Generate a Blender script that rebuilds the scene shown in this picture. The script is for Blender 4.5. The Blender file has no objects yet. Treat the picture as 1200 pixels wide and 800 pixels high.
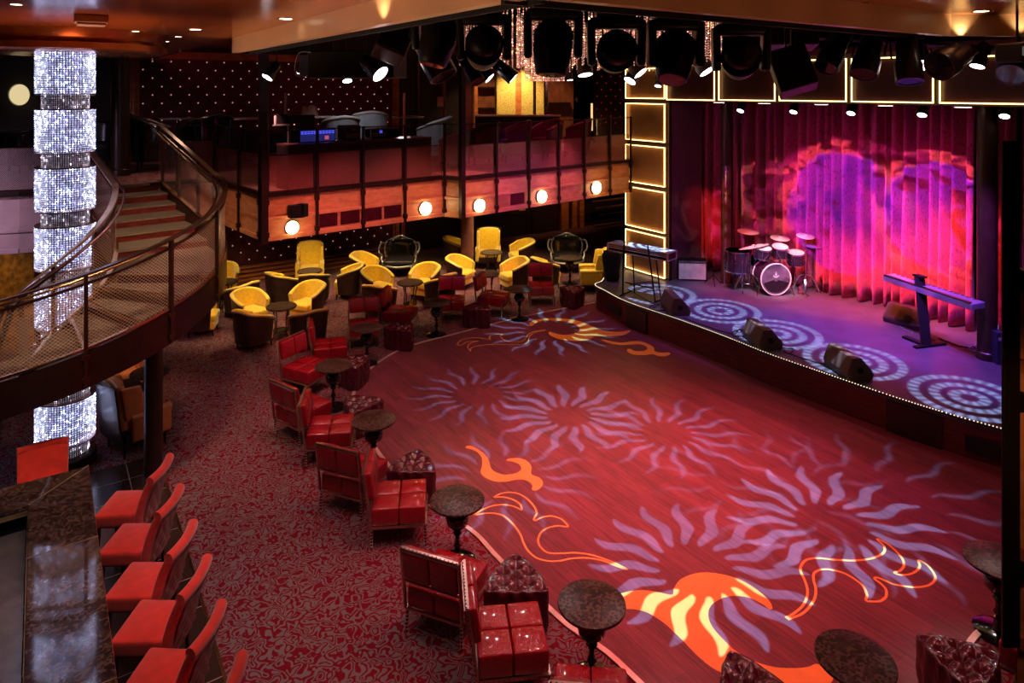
import bpy, math, random
from mathutils import Vector, Matrix
random.seed(7)
PI = math.pi
SC = bpy.context.scene
COL = SC.collection
F = 810.0; PY = 105.0; EYE = 5.2          # focal length in px of the 1200 px frame, horizon row, eye height

def at(px, py, z):
    Y = (EYE - z) * F / (py - PY)
    return Vector(((px - 600) / F * Y, Y, z))
def atY(px, py, Y):
    return Vector(((px - 600) / F * Y, Y, EYE - (py - PY) / F * Y))
def hit(px, P, d):
    """plan point where the sight line of column px meets the vertical plane through P along d"""
    k = (px - 600) / F
    t = (k * P[1] - P[0]) / (d[0] - k * d[1])
    return Vector((P[0] + d[0] * t, P[1] + d[1] * t, 0))
def zof(py, Y): return EYE - (py - PY) / F * Y
def rad(a): return math.radians(a)

# ------------------------------------------------------------------ mesh builder
class MB:
    def __init__(s, M=None):
        s.v = []; s.f = []; s.uv = []; s.M = M or Matrix.Identity(4); s.mi = []; s.cur = 0
    def set(s, M): s.M = M; return s
    def add(s, vs, fs, uvs=None):
        b = len(s.v)
        for p in vs: s.v.append(tuple(s.M @ Vector(p)))
        for i, f in enumerate(fs):
            s.f.append(tuple(b + k for k in f)); s.mi.append(s.cur)
            s.uv.append(uvs[i] if uvs else None)
        return s
    def box(s, c, d, rz=0.0, R=None):
        x, y, z = d[0] / 2, d[1] / 2, d[2] / 2
        m = Matrix.Translation(c) @ (R if R is not None else Matrix.Rotation(rz, 4, 'Z'))
        vs = [m @ Vector(p) for p in ((-x,-y,-z),(x,-y,-z),(x,y,-z),(-x,y,-z),(-x,-y,z),(x,-y,z),(x,y,z),(-x,y,z))]
        return s.add(vs, [(0,3,2,1),(4,5,6,7),(0,1,5,4),(1,2,6,5),(2,3,7,6),(3,0,4,7)])
    def rbox(s, c, d, r, n=4, rz=0.0, R=None, fn=None):
        """rounded box: a gridded cube pushed to its inner box plus radius r; fn may move each local point"""
        m = Matrix.Translation(c) @ (R if R is not None else Matrix.Rotation(rz, 4, 'Z'))
        h = [d[0] / 2, d[1] / 2, d[2] / 2]; r = min(r, min(h))
        def co(a, hh):
            inn = hh - r
            if n <= 2: seq = [-hh, -inn, inn, hh]
            else:
                seq = [-hh, -hh + r * .3, -inn]; k = n
                seq += [-inn + 2 * inn * i / k for i in range(1, k)]
                seq += [inn, hh - r * .3, hh]
            return seq
        S = [co(i, h[i]) for i in range(3)]
        idx = {}; vs = []
        def P(i, j, k):
            key = (i, j, k)
            if key in idx: return idx[key]
            p = Vector((S[0][i], S[1][j], S[2][k])); q = Vector([max(-(h[a] - r), min(h[a] - r, p[a])) for a in range(3)])
            e = p - q
            if e.length > 1e-9: p = q + e.normalized() * r
            if fn: p = Vector(fn(p))
            idx[key] = len(vs); vs.append(m @ p); return idx[key]
        fs = []; N = [len(a) - 1 for a in S]
        for i in range(N[0]):
            for j in range(N[1]):
                fs.append((P(i,j,0),P(i,j+1,0),P(i+1,j+1,0),P(i+1,j,0)))
                fs.append((P(i,j,N[2]),P(i+1,j,N[2]),P(i+1,j+1,N[2]),P(i,j+1,N[2])))
        for i in range(N[0]):
            for k in range(N[2]):
                fs.append((P(i,0,k),P(i+1,0,k),P(i+1,0,k+1),P(i,0,k+1)))
                fs.append((P(i,N[1],k),P(i,N[1],k+1),P(i+1,N[1],k+1),P(i+1,N[1],k)))
        for j in range(N[1]):
            for k in range(N[2]):
                fs.append((P(0,j,k),P(0,j,k+1),P(0,j+1,k+1),P(0,j+1,k)))
                fs.append((P(N[0],j,k),P(N[0],j+1,k),P(N[0],j+1,k+1),P(N[0],j,k+1)))
        return s.add(vs, fs)
    def tube(s, pts, r, n=8, cap=True, flat=None):
        """round (or flat=(w,h)) bar swept along a polyline; r may be a list"""
        pts = [Vector(p) for p in pts]; rs = r if isinstance(r, (list, tuple)) else [r] * len(pts)
        vs = []; up0 = None
        for i, p in enumerate(pts):
            t = (pts[min(i + 1, len(pts) - 1)] - pts[max(i - 1, 0)])
            if t.length < 1e-9: t = Vector((0, 0, 1))
            t.normalize()
            if flat:
                a = t.cross(Vector((0, 0, 1)))
                a = a.normalized() if a.length > 1e-4 else Vector((1, 0, 0)); b = a.cross(t)
                w, h = flat[0] / 2, flat[1] / 2
                for (u, v) in ((-w, -h), (w, -h), (w, h), (-w, h)): vs.append(p + a * u + b * v)
            else:
                if up0 is None:
                    up0 = Vector((0, 0, 1)) if abs(t.z) < .9 else Vector((1, 0, 0))
                a = t.cross(up0)
                if a.length < 1e-4: a = t.cross(Vector((0, 1, 0)))
                a.normalize(); b = a.cross(t); up0 = b
                for k in range(n):
                    q = 2 * PI * k / n; vs.append(p + (a * math.cos(q) + b * math.sin(q)) * rs[i])
        m = 4 if flat else n; fs = []
        for i in range(len(pts) - 1):
            for k in range(m):
                fs.append((i*m+k, i*m+(k+1)%m, (i+1)*m+(k+1)%m, (i+1)*m+k))
        if cap:
            fs.append(tuple(range(m-1, -1, -1))); fs.append(tuple((len(pts)-1)*m+k for k in range(m)))
        return s.add(vs, fs)
    def cyl(s, a, b, r0, r1=None, n=16): return s.tube([a, b], [r0, r0 if r1 is None else r1], n)
    def lathe(s, prof, n=24, c=(0,0,0), a0=0.0, a1=2*PI, R=None):
        full = abs(a1 - a0 - 2 * PI) < 1e-6; m = n if full else n + 1; vs = []
        T = Matrix.Translation(c) @ (R if R is not None else Matrix.Identity(4))
        for (r, z) in prof:
            for k in range(m):
                q = a0 + (a1 - a0) * k / n; vs.append(T @ Vector((r * math.cos(q), r * math.sin(q), z)))
        fs = []
        for i in range(len(prof) - 1):
            for k in range(n):
                k2 = (k + 1) % m
                fs.append((i*m+k, i*m+k2, (i+1)*m+k2, (i+1)*m+k))
        if full:
            if prof[0][0] > 1e-6: fs.append(tuple(range(m-1, -1, -1)))
            if prof[-1][0] > 1e-6: fs.append(tuple((len(prof)-1)*m+k for k in range(m)))
        return s.add(vs, fs)
    def prism(s, poly, z0, z1):
        n = len(poly); A = sum(poly[i][0]*poly[(i+1)%n][1]-poly[(i+1)%n][0]*poly[i][1] for i in range(n))
        if A < 0: poly = list(reversed(poly))
        vs = [(p[0], p[1], z0) for p in poly] + [(p[0], p[1], z1) for p in poly]
        fs = [tuple(range(n-1, -1, -1)), tuple(range(n, 2*n))] + [(i, (i+1)%n, n+(i+1)%n, n+i) for i in range(n)]
        return s.add(vs, fs)
    def sphere(s, c, r, n=12, sc=(1,1,1)):
        vs = []; fs = []; m = n // 2
        for i in range(m + 1):
            t = PI * i / m
            for k in range(n):
                q = 2 * PI * k / n
                vs.append((c[0]+r*sc[0]*math.sin(t)*math.cos(q), c[1]+r*sc[1]*math.sin(t)*math.sin(q), c[2]+r*sc[2]*math.cos(t)))
        for i in range(m):
            for k in range(n): fs.append((i*n+k, (i+1)*n+k, (i+1)*n+(k+1)%n, i*n+(k+1)%n))
        return s.add(vs, fs)
    def sheet(s, lo, hi, u0=0.0):
        """strip between two polylines, uv in metres"""
        u = u0
        for i in range(len(lo) - 1):
            a, b, c, d = Vector(lo[i]), Vector(lo[i+1]), Vector(hi[i+1]), Vector(hi[i])
            du = math.hypot(b.x - a.x, b.y - a.y)
            s.add([a, b, c, d], [(0,1,2,3)], [[(u, a.z), (u+du, b.z), (u+du, c.z), (u, d.z)]]); u += du
        return s
    def grid(s, fn, nu, nv, closeu=False):
        vs = [fn(i / nu, j / nv) for j in range(nv + 1) for i in range(nu + (0 if closeu else 1))]
        m = nu if closeu else nu + 1; fs = []
        for j in range(nv):
            for i in range(nu): fs.append((j*m+i, j*m+(i+1)%m, (j+1)*m+(i+1)%m, (j+1)*m+i))
        return s.add(vs, fs)

def build(name, mb, mat, parent=None, smooth=None, kind=None, bevel=0, sub=0, solid=0):
    me = bpy.data.meshes.new(name); me.from_pydata(mb.v, [], mb.f)
    if any(u for u in mb.uv):
        l = me.uv_layers.new(name='UVMap'); k = 0
        for i, f in enumerate(mb.f):
            for j in range(len(f)):
                l.data[k].uv = mb.uv[i][j] if mb.uv[i] else (0, 0); k += 1
    for m in (mat if isinstance(mat, (list, tuple)) else [mat]): me.materials.append(m)
    if any(mb.mi): me.polygons.foreach_set('material_index', mb.mi)
    me.validate(); me.update()
    if smooth is not None:
        me.polygons.foreach_set('use_smooth', [True] * len(me.polygons))
        if smooth < 180: me.set_sharp_from_angle(angle=rad(smooth))
    o = bpy.data.objects.new(name, me); COL.objects.link(o)
    if parent is not None: o.parent = parent
    if kind: o['kind'] = kind
    if solid:
        q = o.modifiers.new('solid', 'SOLIDIFY'); q.thickness = solid; q.offset = 0
    if bevel:
        q = o.modifiers.new('bevel', 'BEVEL'); q.width = bevel; q.segments = 2; q.limit_method = 'ANGLE'
    if sub:
        q = o.modifiers.new('sub', 'SUBSURF'); q.levels = sub; q.render_levels = sub
    return o
def tag(o, label, cat, group=None, kind=None):
    if label: o['label'] = label
    if cat: o['category'] = cat
    if group: o['group'] = group
    if kind: o['kind'] = kind
    return o
def thing(name, label, cat, loc=(0,0,0), rz=0.0, group=None):
    o = bpy.data.objects.new(name, None); COL.objects.link(o); o.empty_display_size = .1
    o.location = loc; o.rotation_euler = (0, 0, rz); return tag(o, label, cat, group)
def dup(root, label, loc, rz=None, group=None, scale=None):
    KIDS = {}
    def rec(o, par):
        c = o.copy(); COL.objects.link(c)
        if par is not None: c.parent = par
        for ch in o.children: rec(ch, c)
        return c
    c = rec(root, None); c.location = loc
    if rz is not None: c.rotation_euler = (0, 0, rz)
    if scale: c.scale = (scale,) * 3
    c['label'] = label
    if group: c['group'] = group
    return c
def spread(proto, items, group=None):
    """first item moves the prototype, the others copy it; item = (x, y, z, degrees, label)"""
    out = []
    for i, (x, y, z, a, lab) in enumerate(items):
        if i == 0:
            o = proto; o.location = (x, y, z); o.rotation_euler = (0, 0, rad(a)); o['label'] = lab
            if group: o['group'] = group
        else: o = dup(proto, lab, (x, y, z), rad(a), group)
        out.append(o)
    return out

# ------------------------------------------------------------------ materials
class NT:
    def __init__(s, t): s.t = t; s.n = t.nodes; s.l = t.links
    def new(s, ty, **k):
        n = s.n.new(ty)
        for a, b in k.items():
            if a.startswith('_'): n.inputs[a[1:].replace('_', ' ')].default_value = b
            else: setattr(n, a, b)
        return n
    def link(s, a, b): s.l.new(a, b)
    def m(s, op, a, b=None, c=None, clamp=False):
        n = s.n.new('ShaderNodeMath'); n.operation = op; n.use_clamp = clamp
        for i, x in enumerate((a, b, c)):
            if x is None: continue
            if isinstance(x, (int, float)): n.inputs[i].default_value = x
            else: s.l.new(x, n.inputs[i])
        return n.outputs[0]
    def ramp(s, x, lo, hi, smooth=True):
        n = s.n.new('ShaderNodeMapRange'); n.interpolation_type = 'SMOOTHSTEP' if smooth else 'LINEAR'; n.clamp = True
        s.l.new(x, n.inputs['Value'])
        for k, v in (('From Min', lo), ('From Max', hi)):
            if isinstance(v, (int, float)): n.inputs[k].default_value = v
            else: s.l.new(v, n.inputs[k])
        return n.outputs['Result']
    def mix(s, f, a, b):
        n = s.n.new('ShaderNodeMix'); n.data_type = 'RGBA'
        for k, x in ((0, f), (6, a), (7, b)):
            if isinstance(x, (int, float)): n.inputs[k].default_value = x
            elif isinstance(x, (tuple, list)): n.inputs[k].default_value = tuple(x) + (1,) * (4 - len(x))
            else: s.l.new(x, n.inputs[k])
        return n.outputs[2]
    def obj(s, scale=(1,1,1), rot=(0,0,0), kind='Object'):
        tc = s.n.new('ShaderNodeTexCoord'); mp = s.n.new('ShaderNodeMapping')
        s.l.new(tc.outputs[kind], mp.inputs[0]); mp.inputs['Scale'].default_value = scale; mp.inputs['Rotation'].default_value = rot
        return mp.outputs[0]
    def noise(s, vec, scale, detail=3, rough=.5, dist=0):
        n = s.n.new('ShaderNodeTexNoise'); s.l.new(vec, n.inputs['Vector'])
        n.inputs['Scale'].default_value = scale; n.inputs['Detail'].default_value = detail
        n.inputs['Roughness'].default_value = rough; n.inputs['Distortion'].default_value = dist
        return n.outputs['Fac']
MATS = {}
def mat(name, col, rough=.5, metal=0.0, var=.15, vs=6.0, bump=0.0, bs=60.0, spec=.5, coat=0.0, sheen=0.0, emit=None, es=0.0, trans=0.0, custom=None, alpha=None):
    if name in MATS: return MATS[name]
    m = bpy.data.materials.new(name); m.use_nodes = True; t = NT(m.node_tree)
    p = t.n['Principled BSDF']; vec = t.obj()
    p.inputs['Roughness'].default_value = rough; p.inputs['Metallic'].default_value = metal
    p.inputs['Specular IOR Level'].default_value = spec; p.inputs['Coat Weight'].default_value = coat
    p.inputs['Coat Roughness'].default_value = .08
    p.inputs['Sheen Weight'].default_value = sheen; p.inputs['Transmission Weight'].default_value = trans
    n = t.noise(vec, vs, 4)
    dk = tuple(c * (1 - var) for c in col); lt = tuple(min(1, c * (1 + var)) for c in col)
    t.link(t.mix(t.ramp(n, .3, .7), dk, lt), p.inputs['Base Color'])
    if bump:
        b = t.new('ShaderNodeBump'); b.inputs['Strength'].default_value = bump; b.inputs['Distance'].default_value = .01
        t.link(t.noise(vec, bs, 4), b.inputs['Height']); t.link(b.outputs[0], p.inputs['Normal'])
    if emit:
        p.inputs['Emission Color'].default_value = tuple(emit) + (1,); p.inputs['Emission Strength'].default_value = es
    if custom: custom(t, p, vec)
    MATS[name] = m; return m

def c_carpet(t, p, vec):
    a = t.noise(vec, 9.0, .4, .5, .8); d = t.m('ABSOLUTE', t.m('SUBTRACT', t.m('FRACT', t.m('MULTIPLY', a, 5.5)), .5))
    f = t.ramp(d, .235, .275)
    fuzz = t.noise(vec, 160, 2)
    red = t.mix(fuzz, (.10, .003, .010), (.20, .008, .022)); grey = t.mix(fuzz, (.11, .085, .085), (.21, .165, .165))
    t.link(t.mix(f, red, grey), p.inputs['Base Color'])
    bp = t.new('ShaderNodeBump'); bp.inputs['Strength'].default_value = .5; bp.inputs['Distance'].default_value = .006
    t.link(fuzz, bp.inputs['Height']); t.link(bp.outputs[0], p.inputs['Normal'])
def c_carpet_up(t, p, vec):
    a = t.noise(vec, 9, 3, .5, 1.2); t.link(t.mix(t.ramp(a, .4, .6), (.12, .035, .035), (.24, .12, .11)), p.inputs['Base Color'])
AX = math.atan2(.825, -.565)     # plan direction of the planks
def planks(t, p, dark, light, w=.14, L=1.6, gap=.25, vec=None):
    v = t.obj(rot=(0, 0, -AX)); br = t.new('ShaderNodeTexBrick'); t.link(v, br.inputs['Vector'])
    br.offset = .37; br.inputs['Scale'].default_value = 1.0; br.inputs['Brick Width'].default_value = L; br.inputs['Row Height'].default_value = w
    br.inputs['Mortar Size'].default_value = .0015; br.inputs['Mortar Smooth'].default_value = .3
    br.inputs['Color1'].default_value = (0, 0, 0, 1); br.inputs['Color2'].default_value = (1, 1, 1, 1); br.inputs['Mortar'].default_value = (.5, .5, .5, 1)
    mp = t.new('ShaderNodeMapping'); t.link(v, mp.inputs[0]); mp.inputs['Scale'].default_value = (.7, 9, 1)
    g = t.noise(mp.outputs[0], 3, 5, .65, .3)
    mp2 = t.new('ShaderNodeMapping'); t.link(v, mp2.inputs[0]); mp2.inputs['Scale'].default_value = (1, 40, 1)
    g2 = t.noise(mp2.outputs[0], 2.2, 3, .6)
    sep = t.new('ShaderNodeSeparateColor'); t.link(br.outputs['Color'], sep.inputs[0])
    f = t.m('ADD', t.m('MULTIPLY', sep.outputs[0], gap), t.m('ADD', t.m('MULTIPLY', t.ramp(g, .25, .75), .5), t.m('MULTIPLY', t.ramp(g2, .3, .7), .25)))
    c = t.mix(f, dark, light)
    t.link(t.mix(br.outputs['Fac'], c, tuple(x * .4 for x in dark)), p.inputs['Base Color'])
    t.link(t.m('ADD', p.inputs['Roughness'].default_value, t.m('MULTIPLY', g2, .12)), p.inputs['Roughness'])
def c_dance(t, p, vec): planks(t, p, (.050, .013, .018), (.27, .062, .085))
def c_marble(t, p, vec):
    a = t.noise(vec, 14, 5, .6, .4); vo = t.new('ShaderNodeTexVoronoi'); t.link(vec, vo.inputs['Vector']); vo.inputs['Scale'].default_value = 34
    c = t.mix(t.ramp(a, .42, .68), (.022, .010, .008), (.065, .034, .024))
    c = t.mix(t.ramp(t.m('MULTIPLY', vo.outputs['Distance'], t.noise(vec, 9, 2)), .24, .34), c, (.10, .060, .042))
    t.link(c, p.inputs['Base Color'])
def c_woodfine(dark, light, sc=(2, 2, 14)):
    def f(t, p, vec):
        mp = t.new('ShaderNodeMapping'); t.link(vec, mp.inputs[0]); mp.inputs['Scale'].default_value = sc
        t.link(t.mix(t.ramp(t.noise(mp.outputs[0], 3, 5, .6, .4), .25, .75), dark, light), p.inputs['Base Color'])
    return f
def c_gold(t, p, vec):
    a = t.noise(vec, 22, 5, .65, .6); t.link(t.mix(t.ramp(a, .35, .65), (.80, .43, .010), (.96, .60, .020)), p.inputs['Base Color'])
def c_mosaic(t, p, vec):
    vo = t.new('ShaderNodeTexVoronoi'); t.link(vec, vo.inputs['Vector']); vo.inputs['Scale'].default_value = 26
    t.link(t.mix(vo.outputs['Distance'], (.75, .55, .16), (.30, .18, .04)), p.inputs['Base Color'])
def c_curtain(t, p, vec):
    mp = t.new('ShaderNodeMapping'); t.link(vec, mp.inputs[0]); mp.inputs['Scale'].default_value = (26, 26, 13)
    a = t.noise(mp.outputs[0], 1.0, 5, .7, .5)
    t.link(t.mix(t.ramp(a, .34, .50), (.26, .015, .05), (.56, .065, .165)), p.inputs['Base Color'])
def c_stage(t, p, vec):
    a = t.noise(vec, 2.2, 4, .6); t.link(t.mix(t.ramp(a, .3, .7), (.060, .055, .070), (.10, .090, .11)), p.inputs['Base Color'])
def c_tile(t, p, vec):
    v = t.obj(rot=(0, 0, -AX)); br = t.new('ShaderNodeTexBrick'); t.link(v, br.inputs['Vector']); br.offset = 0
    br.inputs['Scale'].default_value = 1; br.inputs['Brick Width'].default_value = .5; br.inputs['Row Height'].default_value = .5; br.inputs['Mortar Size'].default_value = .006
    br.inputs['Color1'].default_value = (.03, .016, .012, 1); br.inputs['Color2'].default_value = (.05, .026, .02, 1); br.inputs['Mortar'].default_value = (.30, .24, .2, 1)
    t.link(br.outputs['Color'], p.inputs['Base Color'])
def diamond(t, v, s):
    """0..1 height of a diamond quilting in the x/z (or u/v) of vector v, cell s metres"""
    sp = t.new('ShaderNodeSeparateXYZ'); t.link(v, sp.inputs[0])
    return sp
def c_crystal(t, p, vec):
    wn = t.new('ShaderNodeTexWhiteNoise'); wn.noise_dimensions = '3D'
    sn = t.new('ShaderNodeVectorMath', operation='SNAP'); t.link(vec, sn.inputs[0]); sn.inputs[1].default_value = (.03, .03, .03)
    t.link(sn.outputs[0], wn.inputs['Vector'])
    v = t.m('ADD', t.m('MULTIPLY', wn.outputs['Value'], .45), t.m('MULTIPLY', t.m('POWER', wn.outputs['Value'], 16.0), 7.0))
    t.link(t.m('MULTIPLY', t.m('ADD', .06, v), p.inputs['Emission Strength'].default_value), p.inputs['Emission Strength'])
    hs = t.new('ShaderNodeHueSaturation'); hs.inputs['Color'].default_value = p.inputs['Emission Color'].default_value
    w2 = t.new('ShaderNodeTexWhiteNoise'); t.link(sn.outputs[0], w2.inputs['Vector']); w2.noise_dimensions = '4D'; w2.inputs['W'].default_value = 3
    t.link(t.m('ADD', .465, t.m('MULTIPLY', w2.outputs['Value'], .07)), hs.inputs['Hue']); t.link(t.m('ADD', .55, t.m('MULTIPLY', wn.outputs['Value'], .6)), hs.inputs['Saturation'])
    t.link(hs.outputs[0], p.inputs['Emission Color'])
def c_ceil(t, p, vec):
    v = t.obj(rot=(0, 0, -AX)); br = t.new('ShaderNodeTexBrick'); t.link(v, br.inputs['Vector']); br.offset = 0
    br.inputs['Scale'].default_value = 1; br.inputs['Brick Width'].default_value = 2.4; br.inputs['Row Height'].default_value = 1.2; br.inputs['Mortar Size'].default_value = .006
    br.inputs['Color1'].default_value = (0, 0, 0, 1); br.inputs['Color2'].default_value = (1, 1, 1, 1); br.inputs['Mortar'].default_value = (0, 0, 0, 1)
    mp = t.new('ShaderNodeMapping'); t.link(v, mp.inputs[0]); mp.inputs['Scale'].default_value = (1, 8, 1)
    g = t.noise(mp.outputs[0], 2, 4)
    t.link(t.mix(br.outputs['Fac'], t.mix(g, (.30, .085, .022), (.50, .17, .05)), (.12, .03, .01)), p.inputs['Base Color'])

def screen_mat(name, col, cell, wire, rough=.4):
    """expanded metal: diamond wires over open air, laid out in the sheet's own uv (metres)"""
    m = bpy.data.materials.new(name); m.use_nodes = True; t = NT(m.node_tree); p = t.n['Principled BSDF']
    p.inputs['Base Color'].default_value = tuple(col) + (1,); p.inputs['Metallic'].default_value = .35; p.inputs['Roughness'].default_value = rough
    tc = t.new('ShaderNodeTexCoord'); sp = t.new('ShaderNodeSeparateXYZ'); t.link(tc.outputs['UV'], sp.inputs[0])
    a = t.m('ADD', t.m('DIVIDE', sp.outputs[0], cell), t.m('DIVIDE', sp.outputs[1], cell * .8))
    b = t.m('SUBTRACT', t.m('DIVIDE', sp.outputs[0], cell), t.m('DIVIDE', sp.outputs[1], cell * .8))
    fa = t.m('ABSOLUTE', t.m('SUBTRACT', t.m('FRACT', a), .5)); fb = t.m('ABSOLUTE', t.m('SUBTRACT', t.m('FRACT', b), .5))
    w = t.m('MAXIMUM', t.m('GREATER_THAN', fa, .5 - wire), t.m('GREATER_THAN', fb, .5 - wire))
    tr = t.new('ShaderNodeBsdfTransparent'); mx = t.new('ShaderNodeMixShader')
    t.link(w, mx.inputs[0]); t.link(tr.outputs[0], mx.inputs[1]); t.link(p.outputs[0], mx.inputs[2])
    t.link(mx.outputs[0], t.n['Material Output'].inputs[0]); return m
def glass_mat(name, tint=(.8,.85,.9)):
    m = bpy.data.materials.new(name); m.use_nodes = True; t = NT(m.node_tree)
    t.n.remove(t.n['Principled BSDF']); tr = t.new('ShaderNodeBsdfTransparent'); tr.inputs[0].default_value = tuple(tint) + (1,)
    gl = t.new('ShaderNodeBsdfGlossy'); gl.inputs['Roughness'].default_value = .03
    fr = t.new('ShaderNodeFresnel'); fr.inputs[0].default_value = 1.45; mx = t.new('ShaderNodeMixShader')
    t.link(fr.outputs[0], mx.inputs[0]); t.link(tr.outputs[0], mx.inputs[1]); t.link(gl.outputs[0], mx.inputs[2])
    t.link(mx.outputs[0], t.n['Material Output'].inputs[0]); return m
def emis(name, col, st):
    return mat(name, (.05, .05, .05), emit=col, es=st, var=0)

M_carpet = mat('carpet', (.15,.01,.01), .95, custom=c_carpet, spec=.1)
M_carpet_up = mat('carpet_upper', (.2,.08,.08), .95, custom=c_carpet_up, spec=.1)
M_dance = mat('dance_wood', (.2,.05,.03), .30, custom=c_dance, spec=.4)
M_inlay = mat('inlay_wood', (.90,.32,.07), .32, var=.06, vs=4)
M_inlay_line = mat('inlay_line_wood', (.95,.36,.10), .32, var=.05, vs=4)
M_stage = mat('stage_floor', (.09,.07,.08), .42, custom=c_stage)
M_stagefront = mat('stage_front', (.2,.04,.03), .35, custom=c_woodfine((.035,.006,.005), (.15,.022,.016), (1.0,1.0,22)))
M_stagedark = mat('stage_front_dark', (.02,.006,.005), .4)
M_curtain = mat('curtain_velvet', (.6,.3,.35), .85, custom=c_curtain, sheen=.4, spec=.1)
M_red = mat('red_leather', (.33,.003,.012), .20, var=.14, vs=30, bump=.8, bs=110, coat=.55)
M_maroon = mat('maroon_leather', (.075,.006,.014), .26, var=.25, vs=10, bump=.15, bs=70, coat=.3)
M_stool = mat('stool_velvet', (.62,.035,.022), .8, var=.12, vs=8, sheen=.5, spec=.15)
M_gold = mat('gold_velvet', (.6,.4,.08), .45, custom=c_gold, sheen=.5)
M_brown = mat('brown_leather', (.035,.012,.008), .38, var=.3, vs=9)
M_trim = mat('piping_taupe', (.28,.20,.12), .5)
M_marble = mat('brown_marble', (.06,.03,.02), .36, custom=c_marble, spec=.18)
M_barmarble = mat('bar_marble', (.06,.03,.02), .05, custom=c_marble, coat=1.0)
M_black = mat('black_lacquer', (.006,.005,.005), .12, coat=.6)
M_blackm = mat('black_matte', (.005,.004,.004), .55, spec=.25)
M_rig = mat('rig_black', (.014,.009,.009), .42)
M_bronze = mat('bronze_metal', (.10,.040,.022), .35, metal=.8)
M_bronze_d = mat('dark_bronze', (.028,.010,.007), .4, metal=.5)
M_brass = mat('brass', (.72,.45,.22), .25, metal=1)
M_rose = mat('rose_metal', (.45,.24,.20), .28, metal=.9)
M_chrome = mat('chrome', (.75,.75,.78), .12, metal=1)
M_silver = mat('silver_leaf', (.62,.58,.52), .3, metal=.85)
M_fascia = mat('fascia_wood', (.55,.24,.11), .38, custom=c_woodfine((.42,.15,.06), (.62,.27,.12), (1.5,1.5,4)))
M_fascia_l = mat('fascia_pale', (.5,.36,.36), .35, var=.12, vs=3)
M_tuft = mat('tufted_red', (.085,.003,.006), .6, sheen=.4, vs=5)
M_frame = mat('orange_frame', (.42,.12,.035), .35, custom=c_woodfine((.30,.07,.02), (.52,.17,.05), (1,1,3)))
M_dark = mat('dark_wall', (.014,.007,.006), .5)
M_black_wall = mat('black_wall', (.006,.004,.004), .7)
M_wood = mat('panel_wood', (.25,.09,.035), .4, custom=c_woodfine((.12,.035,.012), (.28,.10,.04), (2,2,1)))
M_ceil = mat('ceiling_wood', (.4,.12,.03), .22, custom=c_ceil, coat=.2)
M_soffit = mat('soffit_gold', (.55,.33,.19), .35, var=.05, vs=1.5)
M_tile = mat('tile', (.05,.03,.02), .2, custom=c_tile)
M_mosaic = mat('gold_mosaic', (.6,.4,.1), .4, custom=c_mosaic)
M_amber = mat('amber_wall', (.38,.17,.03), .5, vs=9, var=.5)
M_panel = mat('bronze_panel', (.42,.20,.075), .45, metal=.3, var=.1, vs=3)
M_purple = mat('return_wall', (.10,.03,.05), .6, var=.1)
M_tread = mat('tread_carpet', (.15,.115,.080), .9, var=.25, vs=60)
M_riser = mat('riser_red', (.20,.02,.016), .3, custom=c_woodfine((.12,.010,.008), (.26,.035,.022), (2,2,9)))
M_grey = mat('grey_fabric', (.30,.32,.33), .7)
M_white = mat('white_plastic', (.16,.15,.15), .5)
M_ampcloth = mat('amp_cloth', (.62,.56,.55), .8, bump=.3, bs=400)
M_drumhead = mat('drum_head', (.85,.8,.82), .35, trans=0)
M_keyw = mat('white_keys', (.85,.85,.85), .3, var=0)
M_led = emis('warm_led', (1.0, .62, .22), 5.5)
M_sconce = emis('sconce_glass', (1.0, .80, .42), 14.0)
M_down = emis('downlight_lens', (1.0, .80, .55), 10.0)
M_lamp_w = emis('lamp_white', (1.0, .88, .85), 11.0)
M_lamp_p = emis('lamp_pink', (1.0, .72, .72), 11.0)
M_lamp_b = emis('lamp_blue', (.55, .65, 1.0), 16.0)
M_screen = emis('screen_blue', (.10, .10, 1.0), 1.2)
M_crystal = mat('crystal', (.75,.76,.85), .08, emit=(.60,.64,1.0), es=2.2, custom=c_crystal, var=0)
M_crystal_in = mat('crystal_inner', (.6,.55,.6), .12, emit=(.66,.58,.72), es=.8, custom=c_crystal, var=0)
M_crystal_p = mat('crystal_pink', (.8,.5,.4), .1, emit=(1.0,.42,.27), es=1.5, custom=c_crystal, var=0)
M_mesh = screen_mat('stair_mesh', (.78,.52,.38), .050, .085)
M_mesh_b = screen_mat('balcony_mesh', (.42,.14,.11), .030, .13)
M_glass = glass_mat('clear_glass')
# ================================================================== SETTING
def S(name, mb, m, parent=None, **k):
    return build(name, mb, m, parent, kind='structure', **k)
A = Vector((-.5621, .8271, 0)); B = Vector((.8271, .5621, 0))           # bar, stage and ceiling directions in plan
ZD = 3.4                                                                  # upper deck
def V2(p): return (p[0], p[1])
def catmull(pts, n=8, closed=False):
    pts = [Vector(p) for p in pts]; out = []; N = len(pts)
    rng = range(N) if closed else range(N - 1)
    for i in rng:
        g = lambda k: pts[k % N] if closed else pts[max(0, min(N - 1, k))]
        a, b, c, d = g(i-1), g(i), g(i+1), g(i+2)
        for j in range(n):
            t = j / n
            out.append(.5 * ((2*b) + (c-a)*t + (2*a-5*b+4*c-d)*t*t + (3*b-3*c+d-a)*t*t*t))
    if not closed: out.append(pts[-1])
    return out

# ---- lower floor: patterned carpet
S('floor', MB().box((0, 9, -.05), (60, 50, .1)), M_carpet)

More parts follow.
